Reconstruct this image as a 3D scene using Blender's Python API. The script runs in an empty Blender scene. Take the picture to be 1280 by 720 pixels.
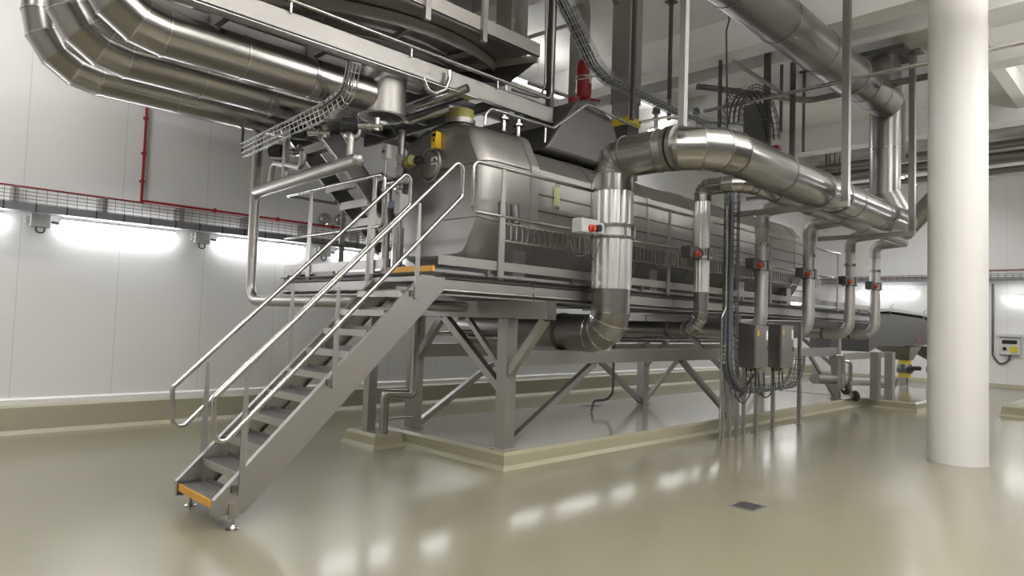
import bpy, math, random
from mathutils import Vector, Matrix
random.seed(7)
V = Vector
COL = bpy.context.scene.collection

# ------------------------------------------------------------------ camera
FPX = 850.0
YAW, PITCH, ROLL = math.radians(45.08), math.radians(2.87), math.radians(1.92)
CAM = V((0, 0, 1.6))
FW = V((math.cos(YAW)*math.cos(PITCH), math.sin(YAW)*math.cos(PITCH), math.sin(PITCH)))
R0 = V((math.sin(YAW), -math.cos(YAW), 0)); U0 = R0.cross(FW)
RT = R0*math.cos(ROLL) + U0*math.sin(ROLL); UP = -R0*math.sin(ROLL) + U0*math.cos(ROLL)
def at(px, py, X=None, Y=None, Z=None):
    """point of the place seen at a photo pixel, on the plane X, Y or Z"""
    d = FW + RT*((px-640)/FPX) + UP*((360-py)/FPX)
    t = (X-CAM.x)/d.x if X is not None else (Y-CAM.y)/d.y if Y is not None else (Z-CAM.z)/d.z
    return CAM + d*t
cd = bpy.data.cameras.new('camera'); cam = bpy.data.objects.new('camera', cd); COL.objects.link(cam)
cd.sensor_width = 36; cd.lens = FPX*36/1280; cd.clip_start = .05; cd.clip_end = 200
cam.matrix_world = Matrix.Translation(CAM) @ Matrix((RT, UP, -FW)).transposed().to_4x4()
bpy.context.scene.camera = cam

# ------------------------------------------------------------------ materials
def srgb(h):
    c = [int(h[i:i+2], 16)/255 for i in (0, 2, 4)]
    return tuple(x/12.92 if x <= .04045 else ((x+.055)/1.055)**2.4 for x in c)+(1,)
def mat(name, col, rough=.5, metal=0, noise=0, nscale=8, bump=0, bscale=60, rnoise=0, stretch=(1, 1, 1), emit=0, coat=0, spec=.5):
    m = bpy.data.materials.new(name); m.use_nodes = True
    nt = m.node_tree; b = nt.nodes['Principled BSDF']
    c = srgb(col) if isinstance(col, str) else tuple(col)+(1,)
    b.inputs['Base Color'].default_value = c
    b.inputs['Roughness'].default_value = rough; b.inputs['Metallic'].default_value = metal
    b.inputs['Specular IOR Level'].default_value = spec
    b.inputs['Coat Weight'].default_value = coat; b.inputs['Coat Roughness'].default_value = .12
    if emit:
        b.inputs['Emission Color'].default_value = c; b.inputs['Emission Strength'].default_value = emit
    if noise or rnoise or bump:
        tc = nt.nodes.new('ShaderNodeTexCoord'); mp = nt.nodes.new('ShaderNodeMapping')
        mp.inputs['Scale'].default_value = stretch
        nt.links.new(tc.outputs['Object'], mp.inputs['Vector'])
        n = nt.nodes.new('ShaderNodeTexNoise'); n.inputs['Scale'].default_value = nscale; n.inputs['Detail'].default_value = 4
        nt.links.new(mp.outputs['Vector'], n.inputs['Vector'])
        if noise:
            r = nt.nodes.new('ShaderNodeMix'); r.data_type = 'RGBA'
            r.inputs['A'].default_value = tuple(x*(1-noise) for x in c[:3])+(1,)
            r.inputs['B'].default_value = tuple(min(1, x*(1+noise)) for x in c[:3])+(1,)
            nt.links.new(n.outputs['Fac'], r.inputs['Factor']); nt.links.new(r.outputs['Result'], b.inputs['Base Color'])
        if rnoise:
            q = nt.nodes.new('ShaderNodeMapRange')
            q.inputs['From Min'].default_value = .3; q.inputs['From Max'].default_value = .7
            q.inputs['To Min'].default_value = max(.02, rough-rnoise); q.inputs['To Max'].default_value = rough+rnoise
            nt.links.new(n.outputs['Fac'], q.inputs['Value']); nt.links.new(q.outputs['Result'], b.inputs['Roughness'])
        if bump:
            n2 = nt.nodes.new('ShaderNodeTexNoise'); n2.inputs['Scale'].default_value = bscale; n2.inputs['Detail'].default_value = 3
            nt.links.new(mp.outputs['Vector'], n2.inputs['Vector'])
            bp = nt.nodes.new('ShaderNodeBump'); bp.inputs['Strength'].default_value = bump; bp.inputs['Distance'].default_value = .01
            nt.links.new(n2.outputs['Fac'], bp.inputs['Height']); nt.links.new(bp.outputs['Normal'], b.inputs['Normal'])
    return m
def panel_mat(name, col, rough, pitch, off, axis, seam=.82, horiz=None):
    """sandwich panel wall: thin vertical joints every <pitch> metres along <axis>"""
    m = mat(name, col, rough); nt = m.node_tree; b = nt.nodes['Principled BSDF']; c = b.inputs['Base Color'].default_value[:]
    tc = nt.nodes.new('ShaderNodeTexCoord'); sp = nt.nodes.new('ShaderNodeSeparateXYZ'); nt.links.new(tc.outputs['Object'], sp.inputs[0])
    def joint(out, pitch, off, w):
        a = nt.nodes.new('ShaderNodeMath'); a.operation = 'SUBTRACT'; a.inputs[1].default_value = off; nt.links.new(out, a.inputs[0])
        p = nt.nodes.new('ShaderNodeMath'); p.operation = 'PINGPONG'; p.inputs[1].default_value = pitch/2; nt.links.new(a.outputs[0], p.inputs[0])
        l = nt.nodes.new('ShaderNodeMath'); l.operation = 'LESS_THAN'; l.inputs[1].default_value = w; nt.links.new(p.outputs[0], l.inputs[0])
        return l.outputs[0]
    f = joint(sp.outputs[axis], pitch, off, .006)
    if horiz:
        g = joint(sp.outputs[2], horiz[0], horiz[1], .006)
        mx = nt.nodes.new('ShaderNodeMath'); mx.operation = 'MAXIMUM'; nt.links.new(f, mx.inputs[0]); nt.links.new(g, mx.inputs[1]); f = mx.outputs[0]
    r = nt.nodes.new('ShaderNodeMix'); r.data_type = 'RGBA'; r.inputs['A'].default_value = c
    r.inputs['B'].default_value = tuple(x*seam for x in c[:3])+(1,)
    nt.links.new(f, r.inputs['Factor']); nt.links.new(r.outputs['Result'], b.inputs['Base Color'])
    return m
M = dict(
 floor=mat('floor_epoxy', (.215, .202, .14), .23, noise=.04, nscale=.8, bump=.12, bscale=160, coat=.25),
 plinth=mat('plinth_epoxy', (.30, .285, .195), .35, noise=.04, nscale=3, coat=.05),
 plinth_top=mat('plinth_top_epoxy', (.30, .29, .235), .13, noise=.06, nscale=2, bump=.03, bscale=20, coat=.4),
 kerb=mat('kerb_epoxy', (.36, .345, .255), .4, noise=.05, nscale=2),
 wall=panel_mat('white_wall_panel', (.715, .712, .71), .38, 1.13, 1.6, 0),
 wall_x=panel_mat('white_end_wall_panel', (.70, .70, .70), .38, 1.13, .3, 1, horiz=(3.0, .9)),
 greywall=mat('grey_painted_wall', (.16, .155, .15), .6),  # for the unseen front wall, kept dark so the steel reflects darker
 white=mat('white_paint', (.75, .745, .73), .5),
 ceiling=panel_mat('white_ceiling_panel', (.78, .77, .75), .5, 1.2, .2, 0, seam=.8),
 beam=mat('white_beam_paint', (.74, .73, .71), .5),
 column=mat('column_paint', (.70, .685, .665), .5, noise=.01, nscale=3),
 steel=mat('brushed_stainless', (.55, .54, .525), .36, 1, noise=.06, nscale=5, bump=.015, bscale=90, stretch=(1, 1, 6)),
 frame=mat('blasted_stainless', (.43, .415, .40), .45, 1, noise=.04, nscale=4),
 duct=mat('duct_cladding', (.37, .36, .345), .24, 1),
 ductd=mat('duct_stainless', (.29, .28, .27), .32, 1),
 clad=mat('fluted_cladding', (.82, .815, .80), .34, 1),
 tank=mat('tank_stainless', (.38, .37, .355), .45, 1, noise=.04, nscale=2.5),
 rail=mat('polished_rail', (.52, .51, .495), .22, 1),
 galv=mat('galvanised_wire', (.55, .55, .55), .35, 1),
 dark=mat('black_plastic', (.018, .018, .02), .35),
 rubber=mat('dark_grey_cable', (.05, .052, .06), .5),
 blue=mat('blue_grey_cable', (.15, .18, .24), .5),
 cable=mat('grey_cable', (.20, .20, .22), .55),
 grating=mat('tread_grating', (.36, .355, .35), .55, 1),
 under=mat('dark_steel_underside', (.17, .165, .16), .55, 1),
 yellow=mat('yellow_sleeve', (.62, .50, .06), .5),
 orange=mat('orange_edge', (.66, .34, .04), .45),
 sticker=mat('yellow_sticker', (.85, .55, .02), .5),
 red=mat('red_paint', (.33, .012, .018), .4),
 redknob=mat('red_knob', (.50, .06, .03), .4),
 boxg=mat('light_grey_box', (.55, .56, .55), .5),
 actu=mat('actuator_grey', (.50, .52, .52), .45),
 steelbox=mat('cabinet_stainless', (.36, .345, .33), .33, 1, noise=.05, nscale=6),
 glass=mat('sight_glass', (.55, .56, .30), .2),
 green=mat('olive_valve', (.30, .28, .06), .45),
 lamp=mat('lamp_diffuser', (.97, .985, 1), .4, emit=15),
 pale=mat('pale_matt_stainless', (.56, .545, .525), .5, 1),
 lampbody=mat('lamp_body', (.8, .8, .8), .5),
 ink=mat('black_print', (.01, .01, .01), .5),
 labelw=mat('white_label', (.85, .85, .85), .5),
)

# ------------------------------------------------------------------ mesh builder
ORG = {}
class MB:
    def __init__(s): s.v = []; s.f = []; s.sm = []
    def add(s, vs, fs, sm=False):
        o = len(s.v); s.v += [V(p) for p in vs]; s.f += [tuple(i+o for i in f) for f in fs]; s.sm += [sm]*len(fs); return s
    def box(s, a, b):
        (x0, y0, z0), (x1, y1, z1) = [min(p, q) for p, q in zip(a, b)], [max(p, q) for p, q in zip(a, b)]
        return s.add([(x0, y0, z0), (x1, y0, z0), (x1, y1, z0), (x0, y1, z0), (x0, y0, z1), (x1, y0, z1), (x1, y1, z1), (x0, y1, z1)],
                     [(0, 3, 2, 1), (4, 5, 6, 7), (0, 1, 5, 4), (1, 2, 6, 5), (2, 3, 7, 6), (3, 0, 4, 7)])
    def bar(s, p, q, w, h, up=(0, 0, 1)):
        p, q = V(p), V(q); t = (q-p).normalized(); u = V(up)
        if abs(t.dot(u)) > .98: u = V((1, 0, 0))
        a = t.cross(u).normalized()*w/2; b = a.cross(t).normalized()*h/2
        vs = [c+i*a+j*b for c in (p, q) for i, j in ((-1, -1), (1, -1), (1, 1), (-1, 1))]
        return s.add(vs, [(0, 1, 2, 3), (7, 6, 5, 4), (0, 4, 5, 1), (1, 5, 6, 2), (2, 6, 7, 3), (3, 7, 4, 0)])
    def tube(s, path, r, n=14, gored=False, caps=True, closed=False, r2=None):
        P = [V(p) for p in path]; m = len(P)
        T = [(P[(i+1) % m]-P[i]).normalized() for i in range(m if closed else m-1)]
        t0 = T[0]; u = V((0, 0, 1)) if abs(t0.z) < .9 else V((1, 0, 0))
        a = t0.cross(u).normalized(); rings = []
        rr = (lambda i: r+(r2-r)*i/(m-1)) if r2 is not None else (lambda i: r)
        pt = t0
        for i in range(m):
            tp = T[i-1] if (i > 0 or closed) else T[0]; tn = T[i] if (i < m-1 or closed) else T[-1]
            if i > 0:
                ax = pt.cross(tp)
                if ax.length > 1e-7: a = Matrix.Rotation(pt.angle(tp), 3, ax.normalized()) @ a
                pt = tp
            b = tp.cross(a).normalized(); nb = (tp+tn)
            nb = nb.normalized() if nb.length > 1e-6 else tp
            ring = []
            for k in range(n):
                w = 2*math.pi*k/n; o = (a*math.cos(w)+b*math.sin(w))*rr(i)
                d = tp.dot(nb)
                if d > .2: o = o - tp*(o.dot(nb)/d)
                ring.append(P[i]+o)
            rings.append(ring)
        if gored:
            for i in range(m-1):
                vs = rings[i]+rings[i+1]
                s.add(vs, [(k, (k+1) % n, n+(k+1) % n, n+k) for k in range(n)], True)
        else:
            vs = [p for R in rings for p in R]; fs = []
            for i in range(m if closed else m-1):
                for k in range(n):
                    j = (i+1) % m; fs.append((i*n+k, i*n+(k+1) % n, j*n+(k+1) % n, j*n+k))
            s.add(vs, fs, True)
        if caps and not closed:
            s.add(rings[0], [tuple(range(n))[::-1]]); s.add(rings[-1], [tuple(range(n))])
        return s
    def prism(s, poly, axis, a, b):
        """poly in the two other axes (in order), extruded along axis from a to b"""
        def mk(p, c): l = list(p); l.insert(axis, c); return l
        n = len(poly); vs = [mk(p, a) for p in poly]+[mk(p, b) for p in poly]
        return s.add(vs, [tuple(range(n))[::-1], tuple(range(n, 2*n))]+[(i, (i+1) % n, n+(i+1) % n, n+i) for i in range(n)])
    def loft(s, rings, sm=False, caps=True):
        n = len(rings[0]); vs = [p for R in rings for p in R]; fs = []
        for i in range(len(rings)-1):
            for k in range(n): fs.append((i*n+k, i*n+(k+1) % n, (i+1)*n+(k+1) % n, (i+1)*n+k))
        s.add(vs, fs, sm)
        if caps: s.add(rings[0], [tuple(range(n))[::-1]]); s.add(rings[-1], [tuple(range(n))])
        return s
    def lathe(s, prof, c, n=24, axis=(0, 0, 1), sm=True):
        c = V(c); t = V(axis).normalized(); u = V((1, 0, 0)) if abs(t.x) < .9 else V((0, 1, 0))
        a = t.cross(u).normalized(); b = t.cross(a)
        rings = [[c+t*z+(a*math.cos(2*math.pi*k/n)+b*math.sin(2*math.pi*k/n))*r for k in range(n)] for r, z in prof]
        for i in range(len(rings)-1): s.loft(rings[i:i+2], sm, caps=False)
        s.add(rings[0], [tuple(range(n))[::-1]]); s.add(rings[-1], [tuple(range(n))])
        return s
    def ring_plate(s, c, r0, r1, z0, z1, a0=0, a1=2*math.pi, n=40):
        """flat ring or arc band about a vertical axis"""
        full = abs(a1-a0) > 6.28; P = []
        for k in range(n+(0 if full else 1)):
            w = a0+(a1-a0)*k/n; cs, sn = math.cos(w), math.sin(w)
            P.append([(c[0]+r0*cs, c[1]+r0*sn, z0), (c[0]+r1*cs, c[1]+r1*sn, z0), (c[0]+r1*cs, c[1]+r1*sn, z1), (c[0]+r0*cs, c[1]+r0*sn, z1)])
        m = len(P); vs = [p for q in P for p in q]; fs = []
        for k in range(m if full else m-1):
            j = (k+1) % m
            for e in range(4): fs.append((k*4+e, k*4+(e+1) % 4, j*4+(e+1) % 4, j*4+e))
        if not full: fs += [(0, 1, 2, 3), (m*4-1, m*4-2, m*4-3, m*4-4)]
        return s.add(vs, fs)
    def build(s, name, m, parent=None, bevel=0, sharp=0):
        if parent is None:
            xs = [p.x for p in s.v]; ys = [p.y for p in s.v]; zs = [p.z for p in s.v]
            org = V(((min(xs)+max(xs))/2, (min(ys)+max(ys))/2, min(zs)))
        else: org = ORG[parent]
        me = bpy.data.meshes.new(name); me.from_pydata([tuple(p-org) for p in s.v], [], s.f)
        me.polygons.foreach_set('use_smooth', s.sm); me.materials.append(M[m] if isinstance(m, str) else m)
        import bmesh
        bm = bmesh.new(); bm.from_mesh(me); bmesh.ops.recalc_face_normals(bm, faces=bm.faces); bm.to_mesh(me); bm.free()
        if sharp: me.set_sharp_from_angle(angle=math.radians(sharp))
        o = bpy.data.objects.new(name, me); COL.objects.link(o)
        if parent is None: o.location = org
        else: o.parent = parent
        ORG[o] = org
        if bevel:
            b = o.modifiers.new('bevel', 'BEVEL'); b.width = bevel; b.segments = 2; b.limit_method = 'ANGLE'
        return o
def thing(name, label, cat, loc, group=None):
    o = bpy.data.objects.new(name, None); COL.objects.link(o); o.location = loc; o.empty_display_size = .1
    ORG[o] = V(loc); return tag(o, label, cat, group)
def tag(o, label, cat, group=None):
    o['label'] = label; o['category'] = cat
    if group: o['group'] = group
    return o
def struct(o): o['kind'] = 'structure'; return o
def lab(o, t): o['label'] = t; return o
def fillet(path, rad, k=5, closed=False):
    P = [V(p) for p in path]; n = len(P); out = []
    R = rad if isinstance(rad, (list, tuple)) else [rad]*n
    for i in range(n):
        if (not closed and i in (0, n-1)) or R[i] < 1e-6: out.append(P[i]); continue
        a, b, c = P[i-1], P[i], P[(i+1) % n]; d1 = (a-b).normalized(); d2 = (c-b).normalized(); ang = d1.angle(d2)
        if ang > 3.1: out.append(b); continue
        t = R[i]/math.tan(ang/2); t = min(t, (a-b).length*.48, (c-b).length*.48); r = t*math.tan(ang/2)
        ctr = b+(d1+d2).normalized()*(r/math.sin(ang/2)); s = b+d1*t-ctr; e = b+d2*t-ctr; w = s.angle(e); ax = s.cross(e).normalized()
        for j in range(k+1): out.append(ctr+Matrix.Rotation(w*j/k, 3, ax) @ s)
    return out
def pipe(path, r, rad=.1, n=12, k=5, **kw): return MB().tube(fillet(path, rad, k), r, n, **kw)
def band(p, t, r, w, n=24):
    t = V(t).normalized(); p = V(p); return MB().tube([p-t*w/2, p+t*w/2], r, n)
def duct(name, parent, path, r, rad, m, seams=True, k=4, n=28, every=1.0, sm='duct', caps=True, seam_r=None):
    """gored round duct: straight runs and mitred elbows, with a thin seam bead at every joint"""
    F = fillet(path, rad, k); full = [F[0]]
    for a, b in zip(F, F[1:]):
        L = (b-a).length; c = int(L/every)
        for j in range(1, c+1):
            if j*L/(c+1) < L: full.append(a+(b-a)*(j/(c+1)))
        full.append(b)
    o = MB().tube(full, r, n, gored=True, caps=caps).build(name, m, parent)
    if seams:
        for i in range(1, len(full)-1):
            t = (full[i]-full[i-1]).normalized()+(full[i+1]-full[i]).normalized()
            band(full[i], t, r+.008, .016, n).build('seam', sm, o)
    return o
def wire_tray(path, w, h, n_up, step=.1, wire=.0035, floorwires=3, sidewires=1):
    """open wire basket tray following a path; n_up points to the open side"""
    mb = MB(); P = [V(p) for p in path]; U = []
    for i in range(len(P)):
        t = (P[min(i+1, len(P)-1)]-P[max(i-1, 0)]).normalized()
        u = n_up(i, t) if callable(n_up) else V(n_up)
        u = (u-t*u.dot(t)).normalized(); s = t.cross(u).normalized(); U.append((s, u))
    prof = [(-w/2, h)]+[(-w/2, h*j/(sidewires+1)) for j in range(sidewires, 0, -1)]+[(-w/2+w*j/(floorwires-1), 0) for j in range(floorwires)]+[(w/2, h*j/(sidewires+1)) for j in range(1, sidewires+1)]+[(w/2, h)]
    for a, b in prof: mb.tube([p+s*a+u*b for p, (s, u) in zip(P, U)], wire, 5)
    acc = 0; d = 0
    for i in range(len(P)-1):
        L = (P[i+1]-P[i]).length
        while d <= acc+L:
            f = (d-acc)/L; p = P[i].lerp(P[i+1], f); s = U[i][0].lerp(U[i+1][0], f).normalized(); u = U[i][1].lerp(U[i+1][1], f).normalized()
            mb.tube([p+s*a+u*b for a, b in ((-w/2, h), (-w/2, 0), (w/2, 0), (w/2, h))], wire, 5); d += step
        acc += L
    return mb

# ================================================================== ROOM
XW, YW, ZC, X0, Y0 = 27.2, 10.45, 6.95, -7.0, -7.0
struct(MB().box((X0-.2, Y0-.2, -.15), (XW+.2, YW+.2, 0)).build('floor', 'floor'))
struct(MB().box((X0, YW, 0), (XW+.2, YW+.2, ZC)).build('wall_left', 'wall'))
struct(MB().box((XW, Y0, 0), (XW+.2, YW, ZC)).build('wall_right', 'wall_x'))
struct(MB().box((X0, Y0-.2, 0), (XW+.2, Y0, ZC)).build('wall_front', 'greywall'))
struct(MB().box((X0-.2, Y0, 0), (X0, YW+.2, ZC)).build('wall_back', 'white'))
struct(MB().box((X0-.2, Y0-.2, ZC), (XW+.2, YW+.2, ZC+.15)).build('ceiling', 'ceiling'))
struct(MB().prism([(YW, .36), (YW-.06, .36), (YW-.1, .33), (YW-.1, .05), (YW-.15, 0), (YW, 0)], 0, X0, XW).build('baseboard_left', 'kerb'))
struct(MB().prism([(YW, .36), (YW-.045, .36), (YW-.045, .42), (YW-.02, .44), (YW, .44)], 0, X0, XW).build('trim_1', 'white'))
struct(MB().prism([(XW, .12), (XW-.04, .12), (XW-.06, 0), (XW, 0)], 1, Y0, YW-.15).build('baseboard_right', 'kerb'))
# ceiling beams run across the hall (along Y)
for i, (xa, xb, zb, zt) in enumerate([(10.5, 10.95, 6.3, 6.95), (11.6, 11.72, 6.35, 6.95), (13.75, 14.2, 6.3, 6.95), (17.8, 18.25, 6.3, 6.95), (21.6, 22.0, 6.3, 6.95), (6.9, 7.3, 6.45, 6.95), (3.6, 4.0, 6.45, 6.95)]):
    mb = MB()
    if xb-xa > .2:
        mb.box((xa, Y0, zb), (xb, YW, zb+.08)).box((xa+.14, Y0, zb+.08), (xb-.14, YW, zt))
    else: mb.box((xa, Y0, zb), (xb, YW, zt))
    struct(mb.build('trim_%d' % (i+2), 'beam'))
for i, (ya, yb) in enumerate([(2.4, 2.62), (8.3, 8.5)]):
    struct(MB().box((11.0, ya, 6.6), (27.2, yb, 6.95)).build('trim_%d' % (i+9), 'beam'))
c = MB().lathe([(.335, 0), (.335, ZC)], (10.33, 2.16, 0), 48).build('column', 'column')
tag(c, 'thick round white column standing on the floor at the right', 'column')

# ------------------------------------------------------------------ floor drains
def grate(x0, x1, y0, y1, z, label):
    t = thing('floor_drain', label, 'drain', ((x0+x1)/2, (y0+y1)/2, z))
    f = MB(); w = .015
    f.box((x0, y0, z), (x1, y0+w, z+.006)).box((x0, y1-w, z), (x1, y1, z+.006)).box((x0, y0+w, z), (x0+w, y1-w, z+.006)).box((x1-w, y0+w, z), (x1, y1-w, z+.006))
    f.build('frame', 'grating', t)
    g = MB(); n = 12
    for i in range(n):
        x = x0+w+(x1-x0-2*w)*(i+.5)/n; g.box((x-.006, y0+w, z), (x+.006, y1-w, z+.005))
    g.box((x0+w, y0+w, z), (x1-w, y1-w, z+.0015)); g.build('grid', 'under', t)
grate(5.86, 6.12, 2.76, 3.0, 0, 'square dark grey drain grate set in the open floor')
# ------------------------------------------------------------------ plinths
def plinth(x0, x1, y0, y1, h, label, name='plinth', m='plinth'):
    t = thing(name, label, 'plinth', ((x0+x1)/2, (y0+y1)/2, 0))
    b = .045
    MB().loft([[(x0-b, y0-b, 0), (x1+b, y0-b, 0), (x1+b, y1+b, 0), (x0-b, y1+b, 0)],
               [(x0-.01, y0-.01, b), (x1+.01, y0-.01, b), (x1+.01, y1+.01, b), (x0-.01, y1+.01, b)],
               [(x0, y0, h-.03), (x1, y0, h-.03), (x1, y1, h-.03), (x0, y1, h-.03)],
               [(x0+.03, y0+.03, h), (x1-.03, y0+.03, h), (x1-.03, y1-.03, h), (x0+.03, y1-.03, h)]]).build('kerb', m, t)
    MB().box((x0+.05, y0+.05, h-.01), (x1-.05, y1-.05, h+.002)).build('top_screed', 'plinth_top', t)
    return t
plinth(5.22, 16.2, 5.27, 7.85, .18, 'long low concrete plinth carrying the legs of the big steel machine')
plinth(4.76, 5.17, 7.05, 7.72, .17, 'small square concrete pad under the looped drain pipe')
plinth(16.3, 21.0, 4.15, 7.85, .18, 'low concrete plinth under the discharge hopper at the far end')
plinth(17.2, 20.5, .6, 2.82, .22, 'low concrete plinth on the floor to the right of the white column')
grate(9.35, 9.7, 7.38, 7.6, .182, 'small dark drain grate on the top of the machine plinth')

# ================================================================== STAIR
ST = thing('access_stair', 'steel stair with orange edged bottom step leading up to the machine walkway', 'stair', (3.0, 5.46, 0))
def stringer(y0, y1, flange):
    pts = [(2.055, .225), (2.055, .12), (2.28, .105), (2.37, .185), (4.13, 1.9), (4.13, 2.0), (3.86, 2.0)]
    mb = MB().prism(pts, 1, y0, y1)
    for a, b in ((0, 6), (3, 4)):
        p, q = pts[a], pts[b]; mb.bar((p[0], flange, p[1]), (q[0], flange, q[1]), .05, .008)
    mb.bar((2.055, flange, .12), (2.055, flange, .225), .05, .008, up=(1, 0, 0)).bar((2.055, flange, .116), (2.28, flange, .102), .05, .008).bar((3.86, flange, 2.0), (4.13, flange, 2.0), .05, .008)
    return mb
stringer(5.05, 5.058, 5.078).build('stringer', 'frame', ST); stringer(5.852, 5.86, 5.835).build('stringer', 'frame', ST)
for k in range(10):
    z = .2+.183*k; x = 2.065+.176*k
    mb = MB().box((x+.012, 5.1, z-.012), (x+.22, 5.81, z))
    for j in range(9): mb.box((x+.02+.02*j, 5.1, z), (x+.028+.02*j, 5.81, z+.005))
    mb.box((x+.21, 5.1, z-.012), (x+.22, 5.81, z+.035))
    tr = mb.build('tread', 'grating', ST)
    MB().box((x, 5.1, z-.05), (x+.012, 5.81, z+.006)).build('nosing', 'orange' if k == 0 else 'pale', tr)
    for ya in (5.1, 5.8): MB().box((x+.01, ya, z-.05), (x+.22, ya+.01, z)).build('end_bracket', 'frame', tr)
lab([c for c in ST.children if c.name.startswith('tread')][0], 'bottom tread with an orange nosing')
MB().box((3.83, 5.06, 2.0), (4.0, 5.85, 2.012)).box((3.83, 5.06, 1.955), (3.842, 5.85, 2.012)).build('landing_plate', 'frame', ST)
for x, y in ((2.19, 5.04), (2.19, 5.87)):
    mb = MB().box((x-.035, y-.012, .08), (x+.035, y+.012, .19)).tube([(x, y, .012), (x, y, .1)], .011, 10)
    mb.lathe([(.05, 0), (.05, .008), (.03, .014), (.016, .035), (.016, .05)], (x, y, 0), 20); mb.build('foot', 'rail', ST)
def stair_rail(y, sgn, posts):
    loop = fillet([(2.0, y, .97), (2.02, y, .57), (4.29, y, 2.81), (4.285, y, 3.2)], [.05, .07, .05, .06], 6, closed=True)
    h = MB().tube(loop, .0205, 12, closed=True).build('handrail', 'rail', ST)
    for xb, zb, zt in posts:
        p = MB().bar((xb, y+sgn*.012, zb), (xb, y+sgn*.012, zt-.38), .045, .014, up=(0, 1, 0))
        p.loft([[(xb-.0225*f, y+sgn*.012-.007, z), (xb+.0225*f, y+sgn*.012-.007, z), (xb+.0225*f, y+sgn*.012+.007, z), (xb-.0225*f, y+sgn*.012+.007, z)] for f, z in ((1, zt-.38), (.45, zt-.02))])
        o = p.build('rail_post', 'frame', ST)
        yy = y+sgn*.005
        if sgn > 0: MB().box((xb-.075, yy-.004, zb+.03), (xb-.025, yy+.02, zb+.08)).build('post_clamp', 'under', o)
stair_rail(5.032, 1, [(2.245, .24, 1.16), (2.985, 1.0, 1.86), (3.79, 1.78, 2.69)])
stair_rail(5.882, -1, [(2.27, .35, 1.2), (3.0, 1.05, 1.9), (3.79, 1.78, 2.69)])

# ================================================================== SUPPORT FRAME
SF = thing('support_frame', 'welded stainless support frame with square legs and braces under the machine', 'frame', (10.4, 6.3, .18))
ZP = .182
for x in (5.40, 10.6, 15.4):
    for y in (5.46, 7.15):
        mb = MB().box((x-.08, y-.08, ZP+.012), (x+.08, y+.08, 1.64 if x < 6 else 1.83)); mb.box((x-.11, y-.11, ZP), (x+.11, y+.11, ZP+.012))
        mb.build('leg', 'frame', SF, bevel=.006)
    y0 = 4.82 if x < 6 else 5.3
    MB().box((x-.07, y0, 1.64), (x+.07, 7.75, 1.835)).build('cross_beam', 'frame', SF, bevel=.005)
MB().box((5.33, 4.812, 1.636), (5.478, 4.822, 1.839)).build('beam_end_cap', 'rail', SF)
for y in (5.46, 7.15):
    for a, b in ((5.48, 10.52), (10.68, 15.32)): MB().box((a, y-.06, 1.11), (b, y+.06, 1.285)).build('side_beam', 'frame', SF, bevel=.004)
def brace(p, q, w=.06): MB().bar(p, q, w, w).build('brace', 'frame', SF)
for y in (5.46, 7.15):
    brace((5.48, y, .24), (6.98, y, 1.11), .075); brace((10.52, y, .24), (9.1, y, 1.11), .075); brace((10.68, y, .24), (12.0, y, 1.11)); brace((15.32, y, .24), (14.0, y, 1.11))
brace((5.38, 6.55, 1.64), (5.38, 5.53, .86), .085); brace((5.38, 5.38, 1.04), (5.38, 4.87, 1.64), .085); brace((5.44, 6.2, 1.64), (5.44, 5.53, 1.02), .06); brace((5.38, 6.6, 1.64), (5.38, 7.08, 1.1), .08)
for x in (10.6, 15.4): brace((x, 5.53, .9), (x, 6.4, 1.64), .07); brace((x, 7.08, .9), (x, 6.4, 1.64), .07)
# slender inner leg of the frame beside the looped pipe
MB().box((4.86, 7.38, .172), (4.99, 7.5, 1.8)).build('leg', 'frame', SF, bevel=.005)
# ------------------------------------------------------------------ lower walkway
WK = thing('walkway', 'stainless walkway platform with toe boards along the front of the tank', 'platform', (10, 5.4, 1.84))
YF = 5.1
MB().box((4.03, YF+.04, 2.06), (16.4, 5.62, 2.09)).box((4.03, 5.62, 2.06), (5.1, 8.05, 2.09)).box((4.03, 7.4, 2.06), (16.4, 8.05, 2.09)).build('deck', 'grating', WK)
MB().box((4.0, 5.09, 2.06), (4.03, 5.83, 2.115)).build('step_edge', 'orange', WK)
segs = [(4.13, 5.38), (5.40, 8.2), (8.22, 11.0), (11.02, 13.8), (13.82, 16.4)]
def edge_x(y, s, a, b):
    """edge channel along X: angle, web and lip; s = -1 faces the front"""
    MB().box((a, y, 2.0), (b, y-s*.012, 2.055)).box((a, y+s*.05, 2.045), (b, y, 2.057)).build('edge_angle', 'under', WK)
    MB().box((a, y+s*.03, 1.895), (b, y+s*.02, 1.995)).box((a, y+s*.03, 1.985), (b, y-s*.05, 1.995)).bar((a, y+s*.0, 1.872), (b, y+s*.0, 1.872), .07, .01, up=(0, s*-.5, 1)).box((a, y+s*.03, 1.835), (b, y-s*.06, 1.85)).build('edge_channel', 'frame', WK)
for a, b in segs:
    edge_x(YF, -1, a, b)
    MB().box((a-.02 if a > 5 else a-.05, YF, 2.13), (b, YF+.006, 2.225)).build('toe_board', 'frame', WK)
    n = max(1, int((b-a)/1.0))
    for j in range(n):
        x = a+(j+.5)*(b-a)/n; MB().box((x-.02, YF+.006, 2.04), (x+.02, YF+.02, 2.16)).build('bracket', 'under', WK)
def edge_y(x, a, b):
    MB().box((x, a, 2.0), (x+.012, b, 2.055)).box((x-.05, a, 2.045), (x, b, 2.057)).build('edge_angle', 'under', WK)
    MB().box((x-.03, a, 1.895), (x-.02, b, 1.995)).box((x-.03, a, 1.985), (x+.05, b, 1.995)).bar((x, a, 1.872), (x, b, 1.872), .07, .01, up=(.5, 0, 1)).box((x-.03, a, 1.835), (x+.06, b, 1.85)).build('edge_channel', 'frame', WK)
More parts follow.
